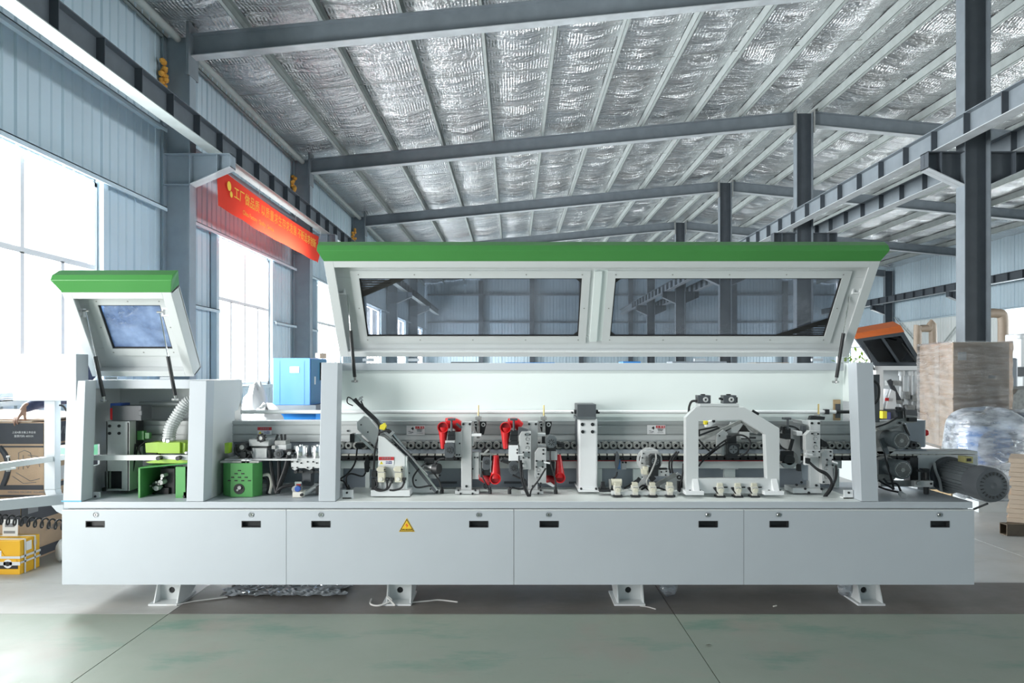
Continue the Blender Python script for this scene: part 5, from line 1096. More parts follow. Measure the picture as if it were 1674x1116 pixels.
plate(rect(1316, 736, 1322, 760), Y-.06, Y-.03, 'side_block', 'bright_white', parent=pt); plate([(1309, 760), (1324, 745), (1324, 785), (1313, 785)], Y+.03, Y+.06, 'back_plate', 'blue_grey', parent=pt); plate(rect(1305, 759, 1310, 770), Y, Y+.04, 'rubber_stop', 'black_plastic', parent=pt)
m = MB(); m.pprism([(1324, 686), (1326, 680), (1330, 679), (1349, 681), (1348, 686)], 4.80, 4.84, 0); m.pvcyl(1338, 680, 660, 1.4, 4.82, 8, 1); m.pbox(1335, 677, 1341, 680, 4.80, 4.84, 2); m.build('spring_guide', ['black_plastic', 'brass', 'dull_steel'], pt, bevel=.001)
m = MB(); m.pprism([(1342, 717), (1352, 723), (1356, 730), (1343, 730)], 4.80, 4.85); m.build('copying_shoe', 'black_plastic', pt, bevel=.002)
for pts in ([(1323, 755, Y-.11), (1336, 766, Y-.13), (1352, 774, Y-.14), (1360, 790, Y-.13), (1348, 813, Y-.08)], [(1324, 757, Y-.10), (1338, 769, Y-.12), (1353, 778, Y-.13), (1359, 792, Y-.12), (1346, 813, Y-.08)], [(1366, 760, Y-.07), (1368, 775, Y-.08), (1362, 793, Y-.10), (1350, 812, Y-.08)], [(1367, 762, Y-.06), (1366, 780, Y-.08), (1360, 798, Y-.10), (1349, 813, Y-.07)]): cable(pts, pt, .007)
m = MB(); m.pbox(1320, 749, 1325, 758, Y-.12, Y-.08); m.build('hose_elbow', 'black_plastic', pt, bevel=.002)
# ---- outfeed end: two spindle motors, end plate, conveyor gearbox, big drive motor
def round_motor(px, py, r, Y0, Y1, label):
    R = r*Y0/F; c = at(px, py, Y0); m = MB()
    m.lathe([(R*.86, 0), (R*.95, 0), (R, .012), (R, .06), (R*.92, .065), (R*.92, Y1-Y0), (.001, Y1-Y0)], c, 'Y', 26, 0)
    o = m.build('spindle_motor', 'motor_grey', EB, smooth=True, label=label)
    m = MB(); m.lathe([(.001, -.003), (R*.80, -.002), (R*.86, .003), (.001, .004)], c, 'Y', 26, 0)
    for i in range(-5, 6):
        for j in range(-5, 6):
            a, b2 = (i+.5*(j % 2))*R*.145, j*R*.135
            if .22*R < math.hypot(a, b2) < .74*R: m.box(c[0]+a-R*.042, c[1]-.0045, c[2]+b2-R*.042, c[0]+a+R*.042, c[1]-.002, c[2]+b2+R*.042, 1)
    m.build('fan_grille', ['dull_steel', 'ink_black'], o); return o
def col(m_, c): return m_
rm1 = round_motor(1474, 720, 15, 4.66, 4.86, 'upper spindle motor with perforated fan grille'); rm2 = round_motor(1476, 768, 15.6, 4.64, 4.86, 'lower spindle motor with perforated fan grille')
m = MB(); m.lathe([(.001, 0), (.095, 0), (.105, .02), (.095, .06), (.001, .07)], at(1446, 722, 4.84), 'Y', 22, 0); m.pbar(1440, 716, 1450, 742, 4.78, .03, .02, 1); m.build('belt_guard', ['dull_steel', 'motor_grey'], rm1, smooth=True)
m = MB(); m.lathe([(.001, 0), (.09, 0), (.10, .02), (.09, .06), (.001, .07)], at(1448, 768, 4.84), 'Y', 22, 0); m.pbox(1436, 752, 1450, 775, 4.80, 4.86, 1); m.build('belt_guard', ['dull_steel', 'motor_grey'], rm2, smooth=True)
m = MB(); m.pprism([(1436, 698), (1470, 684), (1480, 678), (1500, 680), (1499, 690), (1476, 692), (1466, 700), (1440, 704)], 4.78, 4.84, 0); m.pbox(1486, 682.5, 1499.5, 689, 4.75, 4.79, 1); m.pbar(1478, 694, 1486, 712, 4.74, .014, .014, 1); m.pcyl(1472, 691, 2.2, 4.77, 4.78, 8, 1); m.pbar(1456, 706, 1482, 698, 4.76, .03, .02, 0); m.build('tension_arm', ['dull_steel', 'black_plastic'], EB, bevel=.002)
m = MB(); m.pbox(1468, 670, 1477, 684, 4.76, 4.82); m.pbar(1464, 672, 1480, 668, 4.75, .02, .014); m.pcyl(1473, 667.5, 2.4, 4.74, 4.80, 8); m.pbar(1479, 670, 1480, 683, 4.75, .01, .01); m.build('clamp_lever', 'black_plastic', EB, bevel=.003)
cable([(1432, 698, 4.74), (1450, 692, 4.73), (1468, 682, 4.74)], EB, .006)
m = MB(); m.lathe([(.010, 0), (.026, 0), (.026, .04), (.010, .04)], at(1494, 727, 4.82), 'Y', 16, close=True); m.build('guide_bush', 'black_plastic', EB)
MB().pbox(1481, 687, 1512, 731, 4.90, 4.925).build('beam_end_cover', 'blue_grey', BEAM, bevel=.002, label='grey cover on the end of the pressure beam')
m = MB(); m.pbox(1500, 743, 1599, 800, 4.86, 5.2); gb_ = m.build('gearbox_cover', 'white_paint', EB, bevel=.004, label='grey white conveyor gearbox cover')
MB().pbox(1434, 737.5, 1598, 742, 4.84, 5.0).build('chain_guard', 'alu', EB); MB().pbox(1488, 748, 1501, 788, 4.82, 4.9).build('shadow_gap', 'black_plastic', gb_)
m = MB(); m.ptube([(1527, 756, 4.83), (1530, 770, 4.80), (1536, 785, 4.78), (1539, 803, 4.78)], .010, 6); m.build('cable_conduit', 'hose_grey', gb_, smooth=True)
c = (X(1624, 4.40), 4.40, Z(793.5, 4.40)); R = .113; m = MB()
m.lathe([(R*.80, .0), (R*.95, .006), (R, .03), (R, .13), (R*.93, .135), (R*.93, .16), (.001, .16)], c, 'Y', 36, 0); dmt = m.build('drive_motor', 'charcoal', EB, smooth=True, label='large dark grey drive motor at the outfeed end')
m = MB(); m.lathe([(.001, -.002), (R*.18, -.004), (R*.5, 0), (R*.80, .002), (R*.82, .008), (.001, .01)], c, 'Y', 36, 0)
for k in range(20):
    a = 2*math.pi*k/20; m.bar((c[0]+R*.60*math.cos(a), c[1]-.001, c[2]+R*.60*math.sin(a)), (c[0]+R*.76*math.cos(a), c[1]-.001, c[2]+R*.76*math.sin(a)), .008, .004, 1)
m.build('fan_cover', ['charcoal', 'ink_black'], dmt)
m = MB(); m.lathe([(R*.82, .16), (R*.82, .43), (.001, .43)], c, 'Y', 30, 0); m.lathe([(.001, .15), (R*.82, .15), (R*.82, .16)], c, 'Y', 30, 0); m.build('stator', 'motor_grey', dmt, smooth=True)
fin = MB(); fin.box(-.0018, c[1]+.16, R*.80, .0018, c[1]+.42, R*.95)
for k in range(26):
    a = 2*math.pi*k/26+.1; o = MB(); ca, sa = math.cos(a), math.sin(a)
    o.v = [(c[0]+v[0]*ca+v[2]*sa, v[1], c[2]-v[0]*sa+v[2]*ca) for v in fin.v]; o.f = fin.f; o.m = fin.m; o.build('cooling_fin', 'motor_grey', dmt)
m = MB(); m.lathe([(R*.8, .42), (R*1.1, .42), (R*1.15, .43), (R*1.15, .47), (R*1.0, .48), (R*.9, .56), (.001, .56)], c, 'Y', 34, 0); m.build('flange', 'charcoal', dmt, smooth=True)
m = MB(); m.pbox(1578, 746.5, 1591, 757, 4.72, 4.80, 0); m.pbox(1581, 749, 1588, 754, 4.715, 4.72, 1); m.build('terminal_box', ['dull_yellow', 'ink_black'], dmt, bevel=.002, label='yellow terminal box')
m = MB(); m.pbox(1495, 786, 1526, 796, 4.66, 4.70, 0); m.pcyl(1503, 790, 3.6, 4.64, 4.66, 12, 1); m.pcyl(1522.5, 790.5, 2, 4.655, 4.66, 8, 2); tb = m.build('tension_block', ['alu_plate', 'steel', 'black_plastic'], EB, bevel=.002)
m = MB(); m.pvcyl(1514, 807, 770, 4.4, 4.72, 14); m.pbox(1508, 766, 1520, 772, 4.70, 4.74); m.pvcyl(1507, 786, 768, 2, 4.72, 8); m.pbox(1502, 768, 1510, 771, 4.70, 4.73); m.build('clamp_rod', 'black_plastic', tb, bevel=.002)
MB().pbox(1440, 786, 1496, 795, 4.80, 4.84).build('support_bar', 'dull_steel', EB)
for pts in ([(1446, 740, 4.72), (1452, 765, 4.70), (1458, 785, 4.70), (1461, 800, 4.68)], [(1444, 782, 4.70), (1452, 790, 4.68), (1466, 791, 4.67), (1474, 806, 4.62)], [(1436, 785, 4.72), (1446, 791, 4.70), (1456, 796, 4.68), (1461, 800, 4.67)], [(1436, 795, 4.70), (1450, 800, 4.68), (1472, 805, 4.64)]): cable(pts, EB, .007)
m = MB(); m.cyl(at(1472, 806, 4.62), at(1478, 811, 4.58), .017, .020, n=12); m.build('hose_end', 'hose_grey', EB, smooth=True)
MB().cyl(at(1592, 832, 4.6), at(1614, 823, 4.42), .007, n=8).build('support_rod', 'black_plastic', EB)
m = MB(); m.pbox(1428, 612, 1438, 690, 4.86, 4.92, 0); sw = m.build('outfeed_bracket', 'charcoal', EB); cable([(1428, 622, 4.84), (1436, 630, 4.83), (1436, 650, 4.83), (1429, 660, 4.84)], sw, .010)
# ================================================================ things around the machine
# ---- cartons at the left
def carton(name, x0, x1, y0, y1, z0, z1, label, mats='carton', group=None):
    t = thing(name, label, 'box', ((x0+x1)/2, (y0+y1)/2, z0), group); MB().box(x0, y0, z0, x1, y1, z1).build('case', mats, t, bevel=.004); return t
lc = carton('carton', -5.05, -3.99, 5.52, 7.1, 0, .505, 'lower brown carton with dark printed bands, on the floor behind the yellow box')
x, y = -3.985, 5.515; m = MB()
m.box(-5.04, y, .33, x, y+.004, .49); m.box(x, 5.53, .33, x+.004, 7.09, .49); m.box(x, 5.53, .02, x+.004, 7.09, .09); m.box(-5.04, y, .02, x, y+.004, .09); m.build('printed_band', 'carton_band', lc)
m = MB(); m.box(x+.001, 5.60, .40, x+.005, 5.72, .48); m.build('print_mark', 'ink_grey', lc)
text('VIP 机电', .09, (x+.006, 6.0, .44), (R90, 0, R90), 'ink_grey', lc); text('MADE IN CHINA', .05, (x+.006, 6.0, .23), (R90, 0, R90), 'ink_grey', lc)
MB().box(x+.001, 6.75, .25, x+.004, 6.93, .34).build('delivery_label', 'sign_white', lc); m = MB(); m.tube([(x+.002, 7.0, .33), (x+.002, 7.03, .2), (x+.002, 7.0, .09)], .012, 6); m.build('print_stripe', 'carton_band', lc)
uc = carton('carton', -5.2, -3.99, 5.80, 7.05, .507, 1.135, 'upper brown carton with dark top band and white lettering, under the hand')
y = 5.795; x = -3.985; m = MB()
m.box(-5.19, y, .955, -3.99, y+.004, 1.13); m.box(-5.19, y, .925, -3.99, y+.004, .938); m.box(-5.19, y, .565, -3.99, y+.004, .605); m.box(-5.19, y, .508, -3.99, y+.004, .522); m.box(x, 5.81, .955, x+.004, 7.04, 1.13); m.box(x, 5.81, .925, x+.004, 7.04, .938); m.box(x, 5.81, .565, x+.004, 7.04, .605); m.build('printed_band', 'carton_band', uc)
m = MB(); m.tube([(-4.36, y, .93), (-4.31, y, .86), (-4.285, y, .77), (-4.30, y, .68), (-4.33, y, .605)], .022, 8); m.build('print_stripe', 'carton_band', uc, smooth=True); m = MB(); m.tube([(-4.60, y, .93), (-4.66, y, .80), (-4.64, y, .70), (-4.60, y, .605)], .02, 8); m.build('print_stripe', 'carton_band', uc, smooth=True)
text('上证A股主板上市企业', .021, (-4.152, y-.002, 1.052), (R90, 0, 0), 'sign_white', uc); text('股票代码: 603131', .022, (-4.152, y-.002, 1.020), (R90, 0, 0), 'sign_white', uc)
text('VIP', .10, (x+.006, 6.05, 1.05), (R90, 0, R90), 'ink_grey', uc); text('WELDING MACHINE · EQUIPMENT', .022, (-4.12, y-.002, .545), (R90, 0, 0), 'ink_grey', uc)
# line drawing of a machine on the carton
m = MB()
def ln(pts, r=.0022):
    m.tube([(a, y-.0005, b2) for a, b2 in pts], r, 4, sub=1)
ln([(-4.20, .74), (-4.20, .88), (-4.15, .90), (-4.10, .88), (-4.08, .80)]); ln([(-4.16, .74), (-4.16, .86)]); ln([(-4.12, .86), (-4.04, .85), (-4.02, .76)]); ln([(-4.22, .71), (-4.10, .64), (-4.02, .66)]); ln([(-4.25, .68), (-4.16, .62), (-4.05, .63)]); ln([(-4.14, .78), (-4.12, .82), (-4.10, .78), (-4.12, .75), (-4.14, .78)]); m.build('line_drawing', 'ink_grey', uc)
m = MB(); m.box(x+.001, 6.0, .62, x+.004, 6.16, .74); m.build('delivery_label', 'sign_white', uc)
m = MB(); m.box(-5.15, 5.81, 1.137, -4.10, 6.9, 1.149); fc = m.build('cardboard_sheet', 'carton_pale'); tag(fc, 'flat folded cardboard sheet lying on top of the upper carton', 'cardboard')
m = MB(); m.prism([(-5.15, 5.84, 1.151), (-4.0, 5.85, 1.151), (-4.0, 6.7, 1.155), (-5.15, 6.8, 1.185)], (0, 0, .012)); fc = m.build('cardboard_sheet', 'carton_pale'); tag(fc, 'bent cardboard sheet topmost on the carton pile under the hand', 'cardboard')
# ---- yellow strapped carton
yc_ = carton('carton', -4.5, -3.815, 5.28, 5.50, 0, .262, 'yellow carton with a printed car and white straps, on the floor at far left', 'yellow_carton')
y, x = 5.276, -3.811
for a, b2 in ((.205, .215), (.085, .10)):
    m = MB(); m.box(-4.5, y-.003, a-.012 if a < .1 else .125, -3.81, y, b2 if a < .1 else .143); m.box(x, 5.28, a if a < .1 else .125, x+.004, 5.5, b2 if a < .1 else .143); m.build('strap', 'strap_white', yc_)
for yy in (5.32, 5.43): m = MB(); m.box(x, yy, 0, x+.004, yy+.014, .266); m.box(-4.5, yy, .262, x, yy+.014, .267); m.build('strap', 'strap_white', yc_)
m = MB(); m.box(-4.5, y, .045, -3.83, y+.002, .075, 1); m.prism([(-4.15, y, .075), (-4.10, y, .20), (-3.98, y, .215), (-3.92, y, .13), (-3.84, y, .12), (-3.83, y, .075)], (0, .002, 0), 0); m.lathe([(.001, 0), (.034, 0), (.034, .004), (.001, .004)], (-3.905, y-.003, .085), 'Y', 16, 2); m.lathe([(.001, 0), (.018, 0), (.018, .002), (.001, .002)], (-3.905, y-.005, .085), 'Y', 12, 1); m.box(-4.08, y-.002, .13, -3.955, y, .185, 2); m.build('car_print', ['yellow_carton', 'ink_black', 'sign_white'], yc_)
m = MB(); m.box(x, 5.34, .17, x+.002, 5.40, .24, 0); m.box(x, 5.42, .19, x+.002, 5.46, .23, 1); m.build('side_print', ['sign_white', 'carton'], yc_)
m = MB(); m.box(-4.04, 5.40, .268, -3.92, 5.404, .40, 0); m.box(-4.02, 5.399, .34, -3.945, 5.40, .37, 1); m.box(-4.03, 5.399, .29, -3.94, 5.40, .31, 1); fl = m.build('paper_label', ['sign_white', 'ink_grey']); tag(fl, 'white delivery label leaning against the lower carton above the yellow box', 'label')
# coiled air hose hanging from the machine
m = MB(); pts = []; N = 24*14
for i in range(N+1):
    t = i/N; a = 2*math.pi*t*24; pts.append((-4.25+1.29*t, 5.16-.1*t+.03*math.sin(a), .49-.09*t+.036*math.cos(a)))
m.tube(pts, .0065, 6, sub=1); hs = m.build('coiled_hose', 'black_rubber', None, smooth=True); tag(hs, 'black coiled air hose hanging in front of the cartons', 'hose')
# ---- blue compressor, its tank, white sacks
cp_ = thing('air_compressor', 'light blue compressor cabinet standing on a round blue tank, left of the long hood', 'compressor', (-2.8, 8.8, 0))
Y = 8.5; x0, x1, xs_ = X(446, Y), X(507, Y), X(507, Y)
MB().box(x0, Y, Z(662, Y), x1, Y+.75, Z(585, Y)).build('cabinet', 'compressor_blue', cp_, bevel=.006)
m = MB(); m.box(x1+.001, Y+.02, Z(660, Y), x1+.006, Y+.74, Z(587, Y)); sd = m.build('side_panel', 'compressor_teal', cp_)
m = MB(); m.box(x1+.006, Y+.15, 1.40, x1+.012, Y+.2, 1.50, 0); m.box(x1+.006, Y+.4, 1.45, x1+.02, Y+.55, 1.68, 1); m.build('control_panel', ['sign_white', 'ink_black'], sd)
for xs_ in (X(457, Y), X(497, Y)): MB().box(xs_, Y-.002, Z(660, Y), xs_+.004, Y, Z(590, Y)).build('door_seam', 'compressor_teal', cp_)
MB().box(X(474, Y), Y-.003, Z(609, Y), X(489, Y), Y, Z(599, Y)).build('name_plate', 'sign_white', cp_)
MB().box(x0-.04, Y-.03, Z(671, Y), x1+.08, Y+.8, Z(662, Y)).build('skid', 'steel_light', cp_)
m = MB(); r = .26; m.lathe([(.001, -.42), (.15, -.40), (.24, -.32), (r, -.2), (r, .2), (.24, .32), (.15, .40), (.001, .42)], (X(477, Y), Y+.35, .80), 'X', 24); tk = m.build('tank', 'tank_blue', cp_, smooth=True)
for xx in (-.3, .3): m = MB(); m.box(X(477, Y)+xx-.03, Y+.1, 0, X(477, Y)+xx+.03, Y+.6, .62); m.box(X(477, Y)+xx-.03, Y+.1, .62, X(477, Y)+xx+.03, Y+.16, 1.08); m.build('leg', 'tank_blue', cp_)
m = MB(); m.box(X(508, Y), Y+.2, 1.735, X(516, Y), Y+.5, 1.80); b_ = m.build('carton', 'carton_pale', None, bevel=.004); tag(b_, 'small pale carton on top of the blue compressor', 'box')
def blob(name, c, r, matname, seed, parent=None, nu=18, nv=12, sq=2.6, amp=.12):
    rr = random.Random(seed); ph = [rr.uniform(0, 6.28) for _ in range(9)]; m = MB(); vs = []
    for j in range(nv+1):
        v = -math.pi/2+math.pi*j/nv
        for i in range(nu):
            u = 2*math.pi*i/nu; d = Vector((math.cos(v)*math.cos(u), math.cos(v)*math.sin(u), math.sin(v)))
            k = (abs(d.x)**sq+abs(d.y)**sq+abs(d.z)**sq)**(-1/sq)
            k *= 1+amp*(math.sin(3*u+ph[0]+2*v)+.6*math.sin(5*u+ph[1]-3*v)+.5*math.sin(7*v+ph[2]+u)+.4*math.sin(9*u+ph[3])*math.cos(6*v+ph[4]))*.5
            vs.append((c[0]+d.x*k*r[0], c[1]+d.y*k*r[1], c[2]+d.z*k*r[2]))
    fs = [(j*nu+i, j*nu+(i+1) % nu, (j+1)*nu+(i+1) % nu, (j+1)*nu+i) for j in range(nv) for i in range(nu)]; m.add(vs, fs); return m.build(name, matname, parent, smooth=True)
for k, (px, py, Y, rx, rz, lb) in enumerate(((418, 665, 8.0, .16, .26, 'white wrapped bundle leaning between the cabinet and the blue compressor'), (436, 700, 7.6, .22, .30, 'lower white sack in front of the wrapped bundle by the compressor'))):
    z = Z(py, Y); zz = z
    b_ = blob('wrapped_sack', (X(px, Y), Y, zz/2+.1), (rx, .2, zz/2+.14), 'sack', k+5); tag(b_, lb, 'sack')
# ---- orange trimmed machine behind at the right
om = thing('edge_banding_machine', 'second machine with raised orange trimmed dark hood behind the long machine', 'machine', (5.8, 10, 0)); Y = 9.95
m = MB(); A = [at(1398, 552, Y-.2), at(1476, 540, Y+.1), at(1512, 600, Y+.9), at(1433, 600, Y+.3)]
d_ = Vector(A[1])-Vector(A[0]); nrm = d_.cross(Vector(A[3])-Vector(A[0])).normalized()
if nrm.y < 0: nrm = -nrm
def B(u, v, n_=0.): p_ = Vector(A[0])*(1-u)*(1-v)+Vector(A[1])*u*(1-v)+Vector(A[2])*u*v+Vector(A[3])*(1-u)*v; return p_+nrm*n_
def quad(m_, u0, v0, u1, v1, n0, n1, mi=0):
    vs = [B(u0, v0, n0), B(u1, v0, n0), B(u1, v1, n0), B(u0, v1, n0), B(u0, v0, n1), B(u1, v0, n1), B(u1, v1, n1), B(u0, v1, n1)]; m_.add(vs, [(0,3,2,1),(4,5,6,7),(0,1,5,4),(1,2,6,5),(2,3,7,6),(3,0,4,7)], mi)
for a in ((0, 0, 1, .12), (0, .86, 1, 1), (0, .12, .10, .86), (.48, .12, .54, .86), (.9, .12, 1, .86)): quad(m, *a, 0, .05)
hd = m.build('hood', 'dark_hood', om); m = MB(); quad(m, -.005, -.14, 1, .02, -.02, .12); m.build('orange_edge', 'orange_paint', hd, label='orange hood edge')
for a, b2 in ((.10, .48), (.54, .9)): m = MB(); quad(m, a, .12, b2, .86, .03, .036); m.build('glass_pane', 'tinted_glass_far', hd)
for u in (.06, .80): m = MB(); m.cyl(B(u, .3, -.02), tuple(Vector(at(1432 if u < .5 else 1515, 612, Y))), .012, n=8); m.build('gas_spring', 'black_plastic', om)
m = MB(); m.pbox(1430, 598, 1560, 605, Y, Y+.6); m.pbox(1432, 605, 1444, 700, Y-.1, Y); m.build('frame', 'bright_white', om)
MB().pbox(1432, 604, 1560, 680, Y+.5, Y+.55).build('back_panel', 'white_paint', om); MB().pbox(1400, 690, 1570, 830, Y-.3, Y+.6).build('base', 'white_paint', om); MB().pbox(1436, 670, 1560, 690, Y-.1, Y+.5).build('worktop', 'charcoal', om)
for px in (1474, 1488, 1497): m = MB(); m.pvcyl(px, 676, 608, 3.4, Y+.1, 12); m.pvcyl(px, 614, 606, 5, Y+.1, 12); m.build('dust_pipe', 'bright_white', om, smooth=True)
m = MB(); m.pbar(1453, 621, 1470, 655, Y, .06, .03, 0); m.build('slant_rail', 'charcoal', om); m = MB(); m.pprism([(1451, 655), (1457, 636), (1464, 640), (1466, 668), (1448, 668)], Y-.1, Y+.1, 0); m.pbox(1448, 650, 1453, 655, Y-.12, Y-.1, 1); m.build('unit_bracket', ['bright_white', 'sign_red'], om)
for px, py, w, h_ in ((1460, 622, 12, 8), (1480, 640, 8, 12), (1492, 646, 9, 10), (1466, 654, 8, 6), (1484, 662, 12, 8)): MB().pbox(px, py, px+w, py+h_, Y-.02, Y+.2).build('motor', 'dull_steel', om)
m = MB(); m.pbox(1443, 672, 1450, 684, Y-.2, Y-.1, 0); m.pbox(1450, 674, 1456, 685, Y-.2, Y-.1, 1); m.build('switch', ['yellow_bright', 'ink_blue'], om)
# ---- big film wrapped carton on its pallet
a0 = Vector((5.315, 8.25, .62)); ex = Vector((.70, .02, 0)); ey = Vector((.25, 1.10, 0))
bc = thing('carton', 'tall brown carton wrapped in clear stretch film, before the ridge column', 'box', (5.7, 8.8, .0)); m = MB()
def bquad(m_, o_, e1, e2, h_, mi=0): vs = [o_, o_+e1, o_+e1+e2, o_+e2]; vs += [v+Vector((0, 0, h_)) for v in vs]; m_.add(vs, [(0,3,2,1),(4,5,6,7),(0,1,5,4),(1,2,6,5),(2,3,7,6),(3,0,4,7)], mi)
bquad(m, a0, ex, ey, 1.30); m.build('case', 'carton', bc, bevel=.008)
m = MB(); p_ = a0+Vector((-.003, 0, .0)); bquad(m, a0+ey*.38+Vector((-.005, 0, .02)), Vector((.004, 0, 0)), ey*.13, 1.26); bquad(m, a0+Vector((-.006, 0, .60)), Vector((.004, 0, 0)), ey, .03); m.build('tape', 'carton_pale', bc)
m = MB(); nu, nv = 60, 40; vs = []; fs = []; rr = random.Random(2); ph = [rr.uniform(0, 6) for _ in range(12)]
per = [a0+Vector((-.02, -.02, 0)), a0+ex+Vector((.02, -.02, 0)), a0+ex+ey+Vector((.02, .02, 0)), a0+ey+Vector((-.02, .02, 0))]
for j in range(nv+1):
    for i in range(nu):
        t = 4*i/nu; k = int(t) % 4; p_ = per[k].lerp(per[(k+1) % 4], t-int(t)); n_ = (per[(k+1) % 4]-per[k]).cross(Vector((0, 0, 1))).normalized(); zz = j/nv
        w_ = .004*(math.sin(40*zz+ph[k]+2*t)+math.sin(90*zz-5*t+ph[k+4])*.6+math.sin(23*t+17*zz)*.7)
        vs.append(p_+n_*(w_+.004)+Vector((0, 0, -.01+1.325*zz)))
for j in range(nv):
    for i in range(nu): fs.append((j*nu+i, j*nu+(i+1) % nu, (j+1)*nu+(i+1) % nu, (j+1)*nu+i))
m.add(vs, fs); m.build('stretch_film', 'wrap_film', bc, smooth=True)
m = MB(); bquad(m, a0+ex*.08+Vector((0, -.006, 1.08)), ex*.15, Vector((0, .002, 0)), .10); m.build('paper_label', 'sign_white', bc)
m = MB(); bquad(m, a0+ex*.62+Vector((0, -.006, .86)), ex*.12, Vector((0, .002, 0)), .04); m.build('printed_mark', 'carton_band', bc)
pt_ = thing('pallet', 'wooden pallet with pale boards under the tall wrapped carton', 'pallet', (5.7, 8.8, 0))
for k in range(4): m = MB(); bquad(m, a0+Vector((-.06, -.06, -.14*(k+1)-.01 if k < 3 else -.62)), ex*1.15, ey*1.05, .13 if k < 3 else .18); m.build('board_layer', 'bright_white' if k < 2 else 'wood', pt_)
# ---- film wrapped machine, stack of boards, tube
bw_ = thing('wrapped_machine', 'bluish machine part wrapped in clear plastic film, in front of the tall carton', 'machine', (5.6, 7.75, 0)); Y = 7.6
blob('wrapped_film', (X(1632, Y), Y+.2, .62), (.40, .34, .52), 'plastic_film', 11, bw_, 56, 40, 3.4, .07)
m = MB(); m.lathe([(.001, 0), (.20, 0), (.22, .03), (.22, .34), (.001, .36)], (X(1632, Y), Y+.04, .72), 'Y', 28, 0); m.box(X(1632, Y)-.2, Y+.05, .22, X(1632, Y)+.22, Y+.36, .52, 1); m.box(X(1632, Y)-.25, Y+.02, .16, X(1632, Y)+.25, Y+.4, .22, 1); m.build('machine_body', ['compressor_blue', 'sign_white'], bw_)
m = MB(); m.box(X(1600, Y), Y+.0, 0, X(1674, Y)+.1, Y+.45, .12); m.build('crate_base', 'white_paint', bw_)
blob('wrapped_film', (X(1705, Y), Y+.25, .78), (.32, .3, .34), 'plastic_film', 23, bw_, 40, 28, 3, .08); m = MB(); m.box(X(1680, Y), Y+.1, .0, X(1740, Y), Y+.45, .95); m.build('machine_body', 'ink_blue', bw_, bevel=.03)
Y = 6.6; st_ = thing('board_stack', 'stack of pale boards on brown steel tubes at the right edge', 'boards', (5.2, 6.6, 0)); zt = Z(749, Y); zb = Z(853, Y); n = 14
o_ = Vector((X(1652, Y), Y, 0)); e1 = Vector((.80, -.42, 0)); e2 = Vector((.30, .38, 0))
for k in range(n):
    z0 = zb+(zt-zb)*k/n; off = .012*math.sin(k*2.3)+(.03*(k/6-1) if k < 6 else 0)+(.02 if k == 7 else 0)
    m = MB(); bquad(m, o_+Vector((off, .01, z0+.001)), e1, e2, (zt-zb)/n-.002); m.build('board', 'mdf', st_)
for k, (xx, yy) in enumerate(((X(1634, Y), Y-.10), (X(1634, Y)+.30, Y+.22))): m = MB(); m.ring([(xx, yy, .002), (xx, yy+.10, .002), (xx, yy+.10, zb-.001), (xx, yy, zb-.001)], [(xx, yy+.008, .010), (xx, yy+.092, .010), (xx, yy+.092, zb-.009), (xx, yy+.008, zb-.009)], (1.1, 0, 0)); t_ = m.build('steel_tube', 'rust_tube'); tag(t_, 'brown square steel tube under the board stack, %s one' % ('nearer' if k == 0 else 'farther'), 'tube', 'steel tubes under the boards')
Y = 10.6; gc = thing('control_cabinet', 'grey control cabinet to the right of the tall wrapped carton', 'cabinet', (X(1658, Y), Y, 0)); MB().pbox(1644, 585, 1665, 690, Y, Y+.4).build('case', 'blue_grey', gc, bevel=.03); MB().pbox(1640, 690, 1672, 830, Y-.1, Y+.5).build('plinth', 'steel_light', gc)
Y = 8.6; gc = thing('machine_cover', 'grey sheet metal machine body at the right edge behind the wrapped machine', 'machine', (X(1680, Y), Y, 0)); m = MB(); m.pprism([(1652, 650), (1664, 636), (1720, 632), (1720, 680), (1652, 680)], Y, Y+.5); m.build('cover', 'dull_steel', gc, bevel=.01); MB().pbox(1654, 680, 1720, 820, Y, Y+.5).build('base', 'steel_light', gc)
Y = 12; wm = thing('white_machine', 'white machine with dark base at the right edge before the window', 'machine', (X(1684, Y), Y, 0)); m = MB(); m.pbox(1669, 545, 1700, 600, Y, Y+.4); m.pcyl(1671, 550, 4, Y-.1, Y); m.build('housing', 'bright_white', wm, bevel=.02); MB().pbox(1664, 600, 1710, 615, Y, Y+.4).build('table', 'charcoal', wm); MB().pbox(1672, 615, 1710, 800, Y, Y+.4).build('pedestal', 'white_paint', wm)
for lb, pts in (('brown dust duct loop above the tall wrapped carton', [(1500, 600, 16), (1500, 548, 16), (1503, 538, 16), (1518, 537, 16), (1525, 542, 16), (1525, 600, 16)]), ('brown dust duct bending down right of the ridge column', [(1612, 512, 16), (1630, 512, 16), (1639, 518, 16), (1640, 560, 16), (1640, 640, 16)])):
    m = MB(); pts2 = [at(*p_) for p_ in pts]; pts2[-1] = (pts2[-1][0], pts2[-1][1], 0); 
    if 'loop' in lb: pts2[0] = (pts2[0][0], pts2[0][1], 0)
    m.tube(pts2, .085 if 'loop' in lb else .11, 12, sub=5); d_ = m.build('dust_duct', 'duct_brown', None, smooth=True); tag(d_, lb, 'duct')
